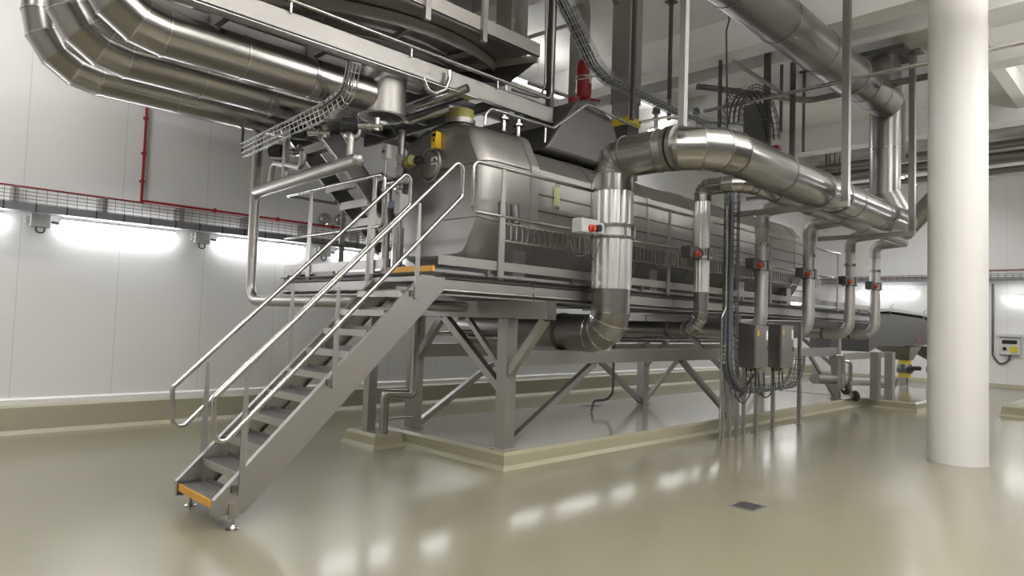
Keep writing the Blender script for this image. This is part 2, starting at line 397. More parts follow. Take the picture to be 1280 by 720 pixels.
edge_y(4.0, 5.9, 8.08)
for a, b in ((5.9, 6.55), (6.58, 7.42), (7.5, 8.08)): MB().box((3.994, a, 2.11), (4.0, b, 2.21)).build('toe_board', 'frame', WK)
for y in (6.1, 6.9, 7.7): MB().box((4.0, y-.02, 2.04), (4.02, y+.02, 2.14)).build('bracket', 'under', WK)
for i in range(9):
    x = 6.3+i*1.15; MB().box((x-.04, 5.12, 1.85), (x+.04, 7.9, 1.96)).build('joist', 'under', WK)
# guard rails
def guard(name, label, pts_top, pts_mid, posts, endloop):
    t = thing(name, label, 'railing', posts[0][:3])
    path = endloop
    MB().tube(path, .0205, 12).build('rail', 'rail', t)
    for x, y, z0, z1, ax in posts:
        w = (.038, .007) if ax == 0 else (.007, .042)
        MB().loft([[(x-w[0]*f, y-w[1]*g, z), (x+w[0]*f, y-w[1]*g, z), (x+w[0]*f, y+w[1]*g, z), (x-w[0]*f, y+w[1]*g, z)]
                   for z, f, g in ((z0, 1, 1), (z0+.55, 1, 1), (z1, .6 if ax == 0 else 1, 1 if ax == 0 else .6))]).build('post', 'frame', t)
    return t
def fpath(y): return fillet([(14.5, y, 3.21), (4.48, y, 3.21), (4.48, y, 2.7), (14.5, y, 2.7)], .08, 6)
guard('guard_rail', 'long tubular guard rail along the front of the walkway by the tank', 0, 0,
      [(x, YF-.012, 2.03, 3.2, 0) for x in (4.9, 6.5, 8.1, 9.7, 11.3, 12.9, 14.4)], fpath(YF-.005))
gl = fillet([(4.9, 8.08, 3.1), (3.99, 8.08, 3.1), (3.99, 5.93, 3.1), (3.99, 5.93, 2.55), (3.99, 8.08, 2.55), (4.9, 8.08, 2.55)], [0, .03, .07, .07, .03, 0], 6)
guard('guard_rail', 'short tubular guard rail on the left end of the walkway by the stair top', 0, 0,
      [(3.985, 7.45, 2.03, 3.09, 1), (3.985, 6.1, 2.03, 3.09, 1), (4.8, 8.085, 2.03, 3.09, 0)], gl)

# ================================================================== TANK
TK = thing('process_tank', 'long grey stainless process tank with chamfered sides standing on the walkway frame', 'tank', (9.5, 6.4, 2.1))
CY = 6.42
def tsec(x, s=0.0, top=0.0, k=1.0):
    h = [(.0, 2.26), (.5, 2.28), (.6, 2.31), (.66, 2.38), (.82, 2.68), (.83, 2.73), (.83, 3.42), (.822, 3.47), (.66, 3.78+top), (.62, 3.83+top), (.55, 3.87+top), (.3, 3.96+top), (0, 4.0+top)]
    cz = 3.1; pr = [(y, z) for y, z in h]+[(-y, z) for y, z in h[-2:0:-1]]
    return [(x, CY-y*(1-s), cz+(z-cz)*(1-s)) for y, z in pr]
MB().loft([tsec(5.05, .115), tsec(5.058, .085), tsec(5.08, .05), tsec(5.12, .025), tsec(5.18, .008), tsec(5.26), tsec(5.82)], True).build('end_cap', 'tank', TK, sharp=26)
def collar(x0, x1, top, e):
    def sc(x, d): return [(x, CY+(p[1]-CY)*(1+d), 3.1+(p[2]-3.1)*(1+d)) for p in tsec(x, 0, top)]
    return MB().loft([sc(x0, e), sc(x1, e)])
collar(5.82, 5.95, 0, .03).build('flange', 'frame', TK)
MB().loft([tsec(5.95, .01, -.12), tsec(13.9, .01, -.12)], True).build('body', 'tank', TK, sharp=26)
for x in (7.0, 8.3, 9.6, 10.9, 12.2, 13.5): collar(x, x+.05, -.12, .006).build('rib', 'tank', TK)
# seams round the end
def seamline(z):
    pts = []
    for x, s in ((5.8, 0), (5.26, 0), (5.18, .008), (5.12, .025), (5.08, .05), (5.055, .09)): pts.append((x, CY-.832*(1-s)-.002, 3.1+(z-3.1)*(1-s)))
    pts += [(5.047, CY, 3.1+(z-3.1)*.9)]
    return pts
for z in (2.74, 3.42): MB().tube(seamline(z), .007, 6).build('weld_seam', 'under', TK)
for z in (2.95, 3.15): MB().box((5.95, CY-.832, z), (13.9, CY-.82, z+.02)).build('side_rail', 'under', TK)  # thin bars in dark steel, shadow lines put into the colour
mh = at(540, 207, X=5.03)
mhp = MB().tube([mh+V((-.03, .19*math.cos(k*math.pi/16), .2*math.sin(k*math.pi/16))) for k in range(32)], .016, 8, closed=True); mhp.lathe([(.15, 0), (.165, .02), (.165, .1)], mh+V((-.05, 0, 0)), 32, (1, 0, 0))
mho = mhp.build('manhole', 'frame', TK)
MB().bar(mh+V((-.065, -.2, .02)), mh+V((-.065, .3, -.02)), .025, .02).build('clamp_bar', 'frame', mho)
lb = at(542, 201, X=4.96); lbo = MB().box((lb.x, lb.y-.05, lb.z-.045), (lb.x+.006, lb.y+.05, lb.z+.045)).build('name_plate', 'labelw', mho)
MB().box((lb.x-.003, lb.y-.045, lb.z-.015), (lb.x, lb.y-.0, lb.z+.025)).build('print', 'red', lbo)
sk = at(543, 175, X=4.985)
so = MB().box((sk.x-.01, sk.y-.045, sk.z-.1), (sk.x+.08, sk.y+.045, sk.z+.1)).build('warning_sticker', 'sticker', TK)
MB().box((sk.x-.013, sk.y-.034, sk.z+.04), (sk.x-.01, sk.y+.034, sk.z+.08)).box((sk.x-.013, sk.y-.012, sk.z-.02), (sk.x-.01, sk.y+.012, sk.z+.02)).build('print', 'ink', so)
sg = at(696, 246, Y=5.58); sgo = MB().box((sg.x-.035, sg.y-.02, sg.z-.12), (sg.x+.035, sg.y+.03, sg.z+.12)).build('sight_glass', 'glass', TK)
MB().box((sg.x-.02, sg.y-.03, sg.z+.12), (sg.x+.02, sg.y+.02, sg.z+.16)).box((sg.x-.02, sg.y-.03, sg.z-.16), (sg.x+.02, sg.y+.02, sg.z-.12)).build('fitting', 'rail', sgo)
# hood over the tank
hp = [(6.35, 3.84), (6.95, 4.62), (7.25, 4.72), (7.75, 4.55), (8.15, 3.84)]
MB().prism([(a, b) for a, b in hp], 1, 5.85, 7.0).build('hood', 'under', TK, bevel=.04)  # shade of the platform above put into a darker steel
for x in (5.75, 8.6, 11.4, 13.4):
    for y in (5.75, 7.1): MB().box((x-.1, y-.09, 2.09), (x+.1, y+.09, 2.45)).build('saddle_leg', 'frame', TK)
MB().box((5.4, 5.8, 2.095), (13.8, 7.05, 2.275)).build('drip_pan', 'under', TK)  # added block that hides the wall lamps shining through below the tank
# dark underside ribs below the tank
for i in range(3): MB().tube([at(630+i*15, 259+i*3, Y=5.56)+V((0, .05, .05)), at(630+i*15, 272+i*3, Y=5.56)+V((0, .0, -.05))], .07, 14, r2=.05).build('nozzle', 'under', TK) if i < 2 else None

# ================================================================== BIG EXHAUST DUCT
DY, RB = 4.8, .225
def clamp(p, t, r, parent, w=.05, m='rail', two=False):
    o = band(p, t, r+.012, w).build('clamp_ring', m, parent)
    p = V(p); t = V(t).normalized(); s = t.cross(V((0, 0, 1))) if abs(t.z) < .9 else V((1, -1, 0)).normalized()
    MB().bar(p+s*(r+.005)-t*w*.7, p+s*(r+.005)+t*w*.7, .03, .05).build('toggle', 'frame', o)
    return o
BD = thing('exhaust_duct', 'big round exhaust duct rising from under the walkway and arching over to the right', 'duct', (6.42, DY, 1.3))
ZB = 1.50
duct('lower_elbow', BD, [(6.42, 7.3, ZB), (6.42, DY, ZB), (6.42, DY, 2.02)], RB, .5, 'ductd', k=4, every=3, caps=True, sm='rail')
band((6.42, 5.5, ZB), (0, 1, 0), RB+.012, .05, 28).build('clamp_ring', 'under', BD)
def fluted(x, y, z0, z1, r, n, amp):
    ring = []
    for k in range(n*4):
        w = 2*math.pi*k/(n*4); rr = r+(amp if k % 4 in (1, 2) else 0); ring.append((math.cos(w)*rr, math.sin(w)*rr))
    return MB().loft([[(x+a, y+b, z) for a, b in ring] for z in (z0, z1)])
fluted(6.42, DY, 2.02, 2.6, RB-.004, 16, .012).build('lower_cladding', 'clad', BD)
fluted(6.42, DY, 2.76, 3.16, RB-.004, 16, .012).build('upper_cladding', 'clad', BD)
band((6.42, DY, 2.68), (0, 0, 1), RB-.01, .17, 28).build('damper_body', 'boxg', BD)
duct('header', BD, [(6.42, DY, 3.16), (6.42, DY, 3.56), (6.42, 3.6, 3.56), (13.1, 3.6, 3.56)], RB+.012, [0, .42, .62, 0], 'duct', k=4, every=1.3, sm='ductd')
for p, t in (((6.42, 4.02, 3.56), (0, 1, 0)), ((6.42, 3.94, 3.56), (0, 1, 0)), ((10.1, 3.6, 3.56), (1, 0, 0))): band(p, t, RB+.024, .05, 28).build('clamp_ring', 'ductd', BD)
duct('end_transition', BD, [(13.1, 3.6, 3.56), (13.35, 3.62, 3.58), (13.3, 3.9, 4.15)], RB+.02, .2, 'ductd', k=2, every=3)
duct('riser', BD, [(13.3, 3.9, 4.1), (13.3, 3.9, 6.6)], RB+.03, 0, 'ductd', every=.9)
def damper(parent, x, y, z, r, L, redpx=None, m='actu'):
    for dz in (-.07, .07): band((x, y, z+dz), (0, 0, 1), r+.022, .022).build('clamp_ring', 'rail', parent)
    for k in range(6):
        w = k*math.pi/3+.2; MB().box((x+math.cos(w)*(r+.03)-.012, y+math.sin(w)*(r+.03)-.012, z-.09), (x+math.cos(w)*(r+.03)+.012, y+math.sin(w)*(r+.03)+.012, z+.09)).build('clamp_bolt', 'rail', parent)
    a = MB().box((x-r-.14, y-.07, z-.06), (x-r-.02, y+.05, z+.07)).box((x-r-.14-L, y-.085, z-.075), (x-r-.14, y+.065, z+.085)).build('actuator', m, parent, bevel=.012)
    MB().lathe([(.045, 0), (.045, .03), (.03, .035), (.03, .06)], (x-r-.02-L*.9, y-.085, z-.02), 16, (0, -1, 0)).build('indicator', 'redknob', a)
    MB().lathe([(.04, 0), (.04, .05)], (x-r-.02-L*.55, y-.085, z-.01), 16, (0, -1, 0)).build('knob', 'dark', a)
    return a
damper(BD, 6.42, DY, 2.69, RB, .3)
MB().tube(fillet([(6.0, DY-.05, 2.64), (5.95, DY-.05, 2.4), (6.1, DY, 2.3), (6.18, DY, 2.55)], .06), .006, 8).build('cable', 'rubber', BD)
# ------------------------------------------------------------------ small extract ducts
H2 = thing('collector_pipe', 'slim round collector pipe hanging beneath the big horizontal duct with a capped end', 'pipe', (12, 4.2, 3.4))
duct('barrel', H2, [(9.4, 4.2, 3.55), (15.45, 4.2, 3.55)], .125, 0, 'ductd', every=1.5, n=22)
MB().lathe([(.125, 0), (.115, .03), (.08, .06), (.03, .075)], (15.45, 4.2, 3.55), 22, (1, 0, 0)).build('end_cap', 'rail', H2)
names = ['small round extract duct with shiny fluted cladding next to the big one', 'small plain extract duct rising just left of the two control cabinets',
         'small plain extract duct rising just right of the two control cabinets', 'second from the right in the row of small extract ducts', 'last small extract duct at the right end of the row']
for i, x in enumerate([8.48, 10.33, 12.2, 14.22, 15.75]):
    t = thing('extract_duct', names[i], 'duct', (x, DY, 1.4), 'extract ducts in front of the walkway'); r = .102
    duct('lower_elbow', t, [(x, 7.2, 1.58), (x, DY, 1.58), (x, DY, 2.1)], r, .42, 'ductd' if i == 0 else 'pale', k=4, every=3, n=20, seams=(i == 0), sm='rail')
    band((x, 5.3, 1.58), (0, 1, 0), r+.012, .04).build('clamp_ring', 'under', t)
    if i == 0:
        fluted(x, DY, 2.1, 2.6, r-.002, 14, .006).build('cladding', 'clad', t); fluted(x, DY, 2.68, 3.36, r-.002, 14, .006).build('cladding', 'clad', t)
        band((x, DY, 2.64), (0, 0, 1), r-.008, .1).build('damper_body', 'rail', t)
        duct('upper_bend', t, [(x, DY, 3.36), (x, DY, 3.56), (x, 4.2, 3.56), (9.4, 4.2, 3.55)], r+.012, [0, .2, .3, 0], 'duct', k=4, every=3, n=22, sm='ductd')
    else:
        MB().tube([(x, DY, 2.1), (x, DY, 3.2)], r, 20).build('riser', 'pale', t)
        duct('upper_bend', t, [(x, DY, 3.2), (x, DY, 3.5), (x, 4.2, 3.55)], r+.004, .24, 'frame', k=4, every=3, n=20, seams=False)
    damper(t, x, DY, 2.62, r, .2, m='under')
    if i: clamp((x, DY, 2.95), (0, 0, 1), r, t)
# ------------------------------------------------------------------ high duct under the ceiling
HD = thing('overhead_duct', 'large round duct running high under the ceiling at the upper right', 'duct', (10, 3.85, 6.0))
hx = at(1085, 112, Y=3.85); hz = hx.z
duct('barrel', HD, [(6.0, 3.85, hz), (11.35, 3.85, hz)], .31, 0, 'ductd', every=1.6, n=30)
band((11.35, 3.85, hz), (1, 0, 0), .325, .05, 30).build('clamp_ring', 'frame', HD)
duct('end_piece', HD, [(11.35, 3.85, hz), (13.0, 3.8, hz-.02)], .285, 0, 'ductd', every=.8, n=30)
MB().box((12.9, 3.5, 6.6), (13.72, 4.3, 6.68)).build('ceiling_flange', 'under', HD)

# ================================================================== HANGERS FOR THE DUCTS
def hanger(px, top, foot, label, arm, w=.09, z0=None, Y=3.27, group='posts hanging from the ceiling beams'):
    p = at(px, foot, Y=Y); x, y, z = p.x, Y, p.z
    t = thing('hanger_post', label, 'hanger', (x, y, z))
    MB().box((x-w/2, y-w/2, z), (x+w/2, y+w/2, top)).build('post', 'ductd', t)
    MB().box((x-.14, y-.14, top-.02), (x+.14, y+.14, top)).build('top_plate', 'under', t)
    if arm: MB().box((x-w/2, y-w/2, z-.07), (x+w/2, y+arm, z)).build('arm', 'frame', t)
    return t
hanger(1057, 6.3, 252, 'square hanger post in front of the big duct, carrying it on a long arm', 1.6)
hanger(1140, 6.3, 289, 'square hanger post at the end of the big duct beside the white column', 1.5, Y=3.24)
t = hanger(853, 6.95, 158, 'square hanger post clamped to the top of the big duct where it bends', 0, .07, Y=3.75)
for px, pt, pb, y, w, l in [(790, 0, 150, 5.6, .05, 'thin hanger rod in front of the square vertical duct'), (836, 17, 150, 6.0, .05, 'thin hanger rod between the square duct and the hanger post'),
                       (958, 50, 178, 5.2, .09, 'dark hanger post just behind the looped cable tray'), (976, 62, 165, 5.6, .045, 'thin dark post right of the looped cable tray'),
                       (990, 70, 198, 5.0, .075, 'thick dark post right of the looped cable tray'), (1004, 85, 190, 5.6, .045, 'thin dark post just left of the tall hanger with the long arm'),
                       (899, 75, 165, 5.8, .05, 'slim grey post left of the looped cable tray')]:
    p = at(px, pb, Y=y); MBt = MB().box((p.x-w/2, y-w/2, p.z), (p.x+w/2, y+w/2, 6.94)).box((p.x-.08, y-.08, 6.93), (p.x+.08, y+.08, 6.948))
    tag(MBt.build('hanger_rod', 'under'), l, 'hanger')
p = at(1127, 200, Y=4.6)
tag(MB().box((p.x-.06, 4.54, p.z), (p.x+.06, 4.66, 6.9)).box((p.x-.06, 3.7, p.z-.08), (p.x+.06, 4.66, p.z)).build('hanger_post', 'frame'), 'dark hanger post between the big vertical duct and the white column', 'hanger')

# ================================================================== THREE LEFT DUCTS AND THEIR HOPPERS
RL = .2
cfg = [(6.3, at(320, 77, Y=6.3).z, at(121, 0, Y=6.3).x, at(478, 130, Y=6.3).x, 157, 478, 'nearest and highest of the three round ducts at the upper left'),
       (7.25, at(320, 139, Y=7.25).z+RL*1.02, at(83, 5, Y=7.25).x, at(421, 150, Y=7.25).x, 167, 421, 'middle one of the three round ducts at the upper left'),
       (8.2, at(320, 165, Y=8.2).z+RL*1.02, at(55, 30, Y=8.2).x, at(390, 180, Y=8.2).x, 190, 390, 'lowest and farthest of the three round ducts at the upper left')]
hopl = ['grey round hopper at the end of the nearest left duct', 'grey round hopper at the end of the middle left duct', 'grey round hopper at the end of the farthest left duct']
for i, (y, z, xv, xc, pb, pxc, l) in enumerate(cfg):
    t = thing('supply_duct', l, 'duct', (xv, y, z), 'round ducts at the upper left')
    duct('barrel', t, [(xv, y, 6.9), (xv, y, z), (xc-.2, y, z)], RL, .52, 'duct', k=4, every=.95, n=30, sm='rail')
    zb = at(pxc, pb, Y=y).z
    h = thing('hopper', hopl[i], 'hopper', (xc, y, zb), 'round hoppers under the upper platform')
    MB().tube([(xc, y, zb+.08), (xc, y, 4.3 if i == 0 else 4.6)], .255, 30).build('shell', 'tank', h)
    MB().lathe([(.07, .03), (.15, .05), (.255, .09)], (xc, y, zb), 30).build('cone', 'ductd', h)
    MB().tube([(xc+.255*math.cos(a), y+.255*math.sin(a), zb+.09) for a in [k*math.pi/15 for k in range(30)]], .008, 6, closed=True).build('rim', 'rail', h)
# black valve drives
for px, py, y, l in [(437, 157, 6.2, 'black valve motor under the nearest left hopper'), (345, 189, 7.9, 'black valve motor beside the tall vertical pipe'), (374, 165, 7.0, 'small black valve motor behind the tilted cable ladder')]:
    p = at(px, py, Y=y); t = thing('valve_motor', l, 'motor', p)
    d = V((.75, -.66, .0))
    MB().lathe([(.045, -.09), (.08, -.07), (.085, 0), (.085, .07), (.05, .09)], p, 20, d).build('housing', 'dark', t)
    MB().lathe([(.035, .09), (.035, .2)], p, 14, d).lathe([(.055, .2), (.055, .23)], p, 14, d).lathe([(.04, .23), (.04, .34)], p, 14, d).build('valve_body', 'rail', t)
    MB().tube([p+d*.28+V((0, 0, -.04)), p+d*.28+V((0, 0, .09))], .035, 12).build('valve_neck', 'rail', t)

# ================================================================== PIPES AT THE LEFT
t = thing('drop_pipe', 'tall vertical steel pipe beside the stair turning under the walkway', 'pipe', (3.7, 8.36, 1.8))
pipe([(3.7, 8.36, 4.1), (3.7, 8.36, 1.755), (3.7, 5.98, 1.755), (5.2, 5.98, 1.755)], .062, [0, .22, .15, 0], 16).build('pipe', 'frame', t)
for z in (3.45, 3.02, 2.7): band((3.7, 8.36, z), (0, 0, 1), .068, .012).build('weld_seam', 'frame', t)
t = thing('collecting_pipe', 'thick inclined steel pipe with a rounded end sloping to the tall vertical pipe', 'pipe', (3.7, 7.2, 3.1))
MB().tube([(3.7, 8.3, 3.13), (3.7, 6.0, 3.2)], .073, 18).build('pipe', 'frame', t)
MB().lathe([(.073, 0), (.066, .03), (.04, .055), (.01, .065)], (3.7, 6.0, 3.2), 18, (0, -1, .03)).build('end_cap', 'frame', t)
x1 = cfg[0][3]; zb1 = at(478, 157, Y=6.3).z
tag(pipe([(3.86, 6.28, 3.62), (3.86, 6.28, 3.5), (3.7, 6.28, 3.5), (3.7, 6.15, 3.5), (3.7, 6.15, 3.2)], .038, .07, 12).build('branch_pipe', 'frame'), 'short bent pipe dropping into the near end of the inclined pipe', 'pipe')
a = [at(379, 190, X=3.72), at(378, 209, X=3.72), at(342, 203, X=3.72), at(338, 228, X=3.72)]
tag(pipe(a, .04, .1, 12).build('branch_pipe', 'frame'), 'bent branch pipe looping into the middle of the inclined pipe', 'pipe')
p = at(357, 170, X=3.72); q = at(356, 222, X=3.72)
tag(MB().tube([(p.x, q.y, p.z), (p.x, q.y, q.z)], .042, 12).build('branch_pipe', 'frame'), 'straight vertical branch pipe standing on the inclined pipe', 'pipe')
# looped drain pipe on the small pad
t = thing('drain_pipe', 'shiny pipe bent in a step above the small pad beside the frame leg', 'pipe', (4.9, 7.15, .17))
pipe([(4.93, 7.12, .171), (4.93, 7.12, .66), (5.2, 6.9, .66), (5.2, 6.9, 1.62)], .055, .045, 16, 3).build('pipe', 'duct', t)
MB().tube([(4.93, 7.12, .35), (5.27, 7.0, .37)], .02, 10).build('stay', 'rail', t)
# ------------------------------------------------------------------ tilted cable ladder
t = thing('cable_ladder', 'tilted wire cable ladder hanging below the left ducts', 'cable tray', at(405, 138, X=3.45))
pth = fillet([at(440, 78, X=3.45), at(432, 118, X=3.45), at(402, 140, X=3.45), at(302, 188, X=3.45)], .2, 5)
wire_tray(pth, .16, .05, (1, .0, .3), .09, .006, 4, 0).build('basket', 'galv', t)
for d in (-.03, 0, .03): MB().tube([q+V((d, 0, .02)) for q in pth[:-2]], .008, 6).build('cable', 'rubber' if d else 'cable', t)
e = at(303, 178, X=3.45); MB().box((e.x-.012, e.y-.012, e.z-.12), (e.x+.012, e.y+.012, e.z+.35)).build('drop_rod', 'under', t)

# ================================================================== SECOND STAIR
S2 = thing('upper_stair', 'second steel stair climbing behind the first one to the upper platform', 'stair', (4.6, 7.8, 2.1))
def s2(y, pts): MB().prism(pts, 1, y, y+.01).build('stringer', 'under', S2)
b0, b1 = at(431, 211, Y=7.35), at(473, 267, Y=7.35); sl = (b1.z-b0.z)/(b1.x-b0.x)
xb = b0.x+(2.1-b0.z)/sl; xt = b0.x+(4.5-b0.z)/sl
for y in (7.35, 8.02):
    s2(y, [(xb, 2.1), (xt, 4.5), (xt+.35, 4.5), (xb+.3, 2.1)])
    MB().bar((xb, y+.02, 2.1), (xt, y+.02, 4.5), .05, .008).build('flange', 'rail', S2)
    MB().bar((xb+.32, y+.02, 2.1), (xt+.37, y+.02, 4.5), .05, .008).build('flange', 'rail', S2)
for k in range(1, 12):
    z = 2.1+.2*k; x = xb+(xt-xb)*k/12; MB().box((x+.02, 7.36, z-.03), (x+.26, 8.02, z)).box((x+.015, 7.36, z-.09), (x+.025, 8.02, z+.01)).build('tread', 'pale', S2)
h0 = V((xb+.2, 7.33, 3.2)); h1 = V((xt+.2, 7.33, 5.6))
MB().tube([h0, h1], .02, 10).build('handrail', 'under', S2)

# ================================================================== UPPER PLATFORM
UPF = thing('upper_platform', 'upper platform with a long pale edge channel above the left ducts', 'platform', (4.3, 6.5, 4.25))
pa, pb = 1.6, 6.66
MB().box((pa, 6.0, 4.27), (pb, 6.015, 4.47)).box((pa, 6.0, 4.26), (pb, 6.07, 4.275)).box((pa, 6.0, 4.46), (pb, 6.07, 4.47)).build('edge_channel', 'tank', UPF)
MB().box((pb-.015, 6.0, 4.26), (pb, 9.2, 4.47)).build('side_channel', 'frame', UPF)
MB().box((pa, 8.1, 4.42), (pb-.02, 9.2, 4.45)).build('deck', 'under', UPF)
for x in (2.4, 3.4, 4.95, 5.8): MB().box((x-.03, 6.02, 4.28), (x+.03, 9.2, 4.42)).build('joist', 'under', UPF)
for y in (6.6, 7.6, 8.6): MB().box((pa, y-.03, 4.32), (pb-.02, y+.03, 4.42)).build('joist', 'under', UPF)
MB().tube(fillet([(pa-.1, 5.98, 5.5), (pa-.1, 5.98, 4.56), (6.58, 5.98, 4.56), (6.58, 5.98, 5.9)], .1, 6), .022, 12).build('rail', 'rail', UPF)
MB().box((6.60, 6.02, 4.27), (6.68, 6.1, 6.3)).build('corner_post', 'under', UPF)
for x in (2.9, 4.3, 5.6): MB().tube([(x, 5.98, 4.44), (x, 5.98, 4.56)], .012, 8).build('rail_stub', 'rail', UPF)
# cable run clipped beneath the edge channel
for dz, dy in ((0, 0), (-.02, .03), (-.01, -.03)):
    MB().tube(fillet([(1.65, 5.96+dy, 4.6), (1.75, 5.96+dy, 4.24+dz), (5.15, 5.96+dy, 4.24+dz), (5.15, 7.5, 4.24+dz)], .12, 5), .009, 6).build('cable', 'rubber' if dy else 'cable', UPF)
MB().box((1.8, 5.9, 4.205), (5.2, 6.03, 4.212)).build('cable_strip', 'galv', UPF)
hk = [at(529, 100, Y=5.93)]
hkp = [at(529, 97, Y=5.93), at(534, 112, Y=5.93), at(543, 117, Y=5.93), at(556, 112, Y=5.93), at(562, 98, Y=5.93), at(562, 88, Y=5.93)]
tag(MB().tube(fillet(hkp, .06, 3), .028, 12).build('pipe_hook', 'rail'), 'shiny U-shaped pipe hook hanging from the upper platform edge', 'hook')
# silo skirt with ring channels
SK = thing('silo', 'round silo base with curved ring channels above the upper platform', 'silo', (4.94, 8.88, 4.47))
c0 = (4.94, 8.88); a0, a1 = math.radians(185), math.radians(345)
MB().ring_plate(c0, 2.57, 2.60, 4.93, 5.07, a0, a1).ring_plate(c0, 2.5, 2.60, 5.06, 5.07, a0, a1).build('outer_ring', 'pale', SK)  # paler steel stands in for light missing under the deck
MB().ring_plate(c0, 2.05, 2.08, 4.93, 5.05, a0, a1).build('inner_ring', 'pale', SK)
for d in (215, 238, 262, 286, 308, 328):
    w = math.radians(d); MB().bar((c0[0]+2.08*math.cos(w), c0[1]+2.08*math.sin(w), 5.02), (c0[0]+2.58*math.cos(w), c0[1]+2.58*math.sin(w), 5.02), .05, .07).build('rib', 'pale', SK)
MB().prism([(2.4, 5.9), (6.2, 5.9), (6.2, 7.05), (7.3, 9.6), (2.4, 9.6)], 2, 5.08, 5.11).build('deck', 'frame', SK)
MB().box((2.3, 5.87, 5.0), (6.22, 5.885, 5.17)).box((2.3, 5.87, 5.0), (6.22, 5.93, 5.01)).build('edge_channel', 'pale', SK)
q0, q1 = at(672, 74, Z=5.04), at(576, 86, Z=5.04)
MB().bar(q0, q1, .03, .1).build('side_channel', 'pale', SK)
g0, g1 = at(634, 106, Z=4.68), at(588, 101, Z=4.68)
MB().loft([[(q1.x, q1.y, 5.0), (q0.x-.02, q0.y, 5.0), (q0.x, q0.y+1.3, 5.0), (q1.x, q1.y+.9, 5.0)], [(g1.x, g1.y, 4.68), (g0.x, g0.y, 4.68), (g0.x, g0.y+.6, 4.68), (g1.x, g1.y+.5, 4.68)]]).build('corner_hopper', 'under', SK)
MB().lathe([(.5, 0), (1.9, .55), (1.95, .6)], (c0[0], c0[1], 4.5), 40).build('cone', 'tank', SK)
MB().lathe([(2.05, 0), (2.05, 1.7)], (c0[0], c0[1], 5.12), 40).build('shell', 'tank', SK)
for px, y in ((533, 12), (604, 40)):
    p = at(px, y, Y=5.86); MB().box((p.x-.035, 5.82, p.z-.12), (p.x+.035, 5.868, p.z+1.2)).build('rail_post', 'frame', SK)
p = at(560, 8, Y=6.6); tag(MB().lathe([(.2, -.4), (.36, -.2), (.36, .1), (.2, .3)], p+V((0, 0, .1)), 24, (.6, 0, .3)).build('drive_motor', 'tank'), 'dark rounded drive housing on the silo deck at the top of the picture', 'motor') if False else None
p = at(640, 30, Y=6.6); t = thing('silo_support', 'dark steel box post behind the right corner of the silo deck', 'post', (p.x, 6.6, 5.11))
MB().box((p.x-.16, 6.45, 5.11), (p.x+.16, 6.75, 6.94)).build('post', 'tank', t); MB().box((p.x-.2, 6.41, 5.11), (p.x+.2, 6.79, 5.14)).build('foot_plate', 'frame', t)

# ================================================================== CABLE LADDER ALONG THE GUARD RAIL
t = thing('cable_ladder', 'long cable ladder fixed on edge behind the guard rail of the walkway', 'cable tray', (9.2, 5.3, 2.5))
for z in (2.485, 2.675): MB().box((5.1, 5.29, z-.012), (13.9, 5.305, z+.012)).build('side_rail', 'frame', t)
mb = MB()
for i in range(98): mb.box((5.14+.09*i, 5.285, 2.49), (5.158+.09*i, 5.297, 2.67))
mb.build('rungs', 'rail', t)
MB().box((5.1, 5.31, 2.5), (13.9, 5.40, 2.505)).build('tray_floor', 'under', t)
for x in (6.2, 8.0, 10.3, 12.3): MB().tube(fillet([(x, 5.27, 2.6), (x+.1, 5.27, 2.42), (x+.35, 5.27, 2.45), (x+.3, 5.27, 2.62)], .08), .008, 8).build('cable', 'galv', t)

# ================================================================== VERTICAL CABLE TRAY AND CONTROL CABINETS
TY = 4.72
def pz(px, py): return at(px, py, Y=TY)
t = thing('cable_tray', 'tall wire cable tray dropping in front of the ducts and curling under the cabinets', 'cable tray', pz(910, 490))
a = pz(916, 232); x = pz(913, 300).x
low = pz(935, 488); xr = pz(999, 440).x; zr = pz(999, 440).z; zl = pz(940, 490).z
cx = x+.62
path = [(x, TY, a.z), (x, TY, zl+.55)]+[(cx-.62*math.cos(w), TY, zl+.55-.55*math.sin(w)) for w in [math.pi/2*k/8 for k in range(1, 9)]]
path += [(xr-.5, TY, zl+.02)]+[(xr-.5+.5*math.sin(w), TY, zl+.02+.5*(1-math.cos(w))) for w in [math.pi/2*k/6 for k in range(1, 7)]]
wire_tray(path, .2, .07, lambda i, tt: V((-tt.z, 0, tt.x)), .09, .007, 5, 1).build('basket', 'under', t)
for k, (d, e, m) in enumerate([(-.045, .02, 'blue'), (-.015, .02, 'cable'), (.02, .02, 'rubber'), (.05, .02, 'blue')]):
    MB().tube([V(q)+V((0, d, 0)) for q in path[:11+k]], .012, 8).build('cable', m, t)
for px, y, ptop, l in [(883+1, 4.7, 232, 'thin bright steel conduit running up beside the tall cable tray')]:
    p = at(910, 232, Y=4.62); q = at(909, 395, Y=4.62)
    pp = at(906, 385, Y=4.62)
    tag(MB().tube(fillet([(p.x, 4.62, p.z), (p.x, 4.62, pp.z), (p.x-.1, 4.62, pp.z-.12), (p.x-.1, 4.62, 0)], .05), .014, 10).build('conduit', 'rail'), l, 'pipe')
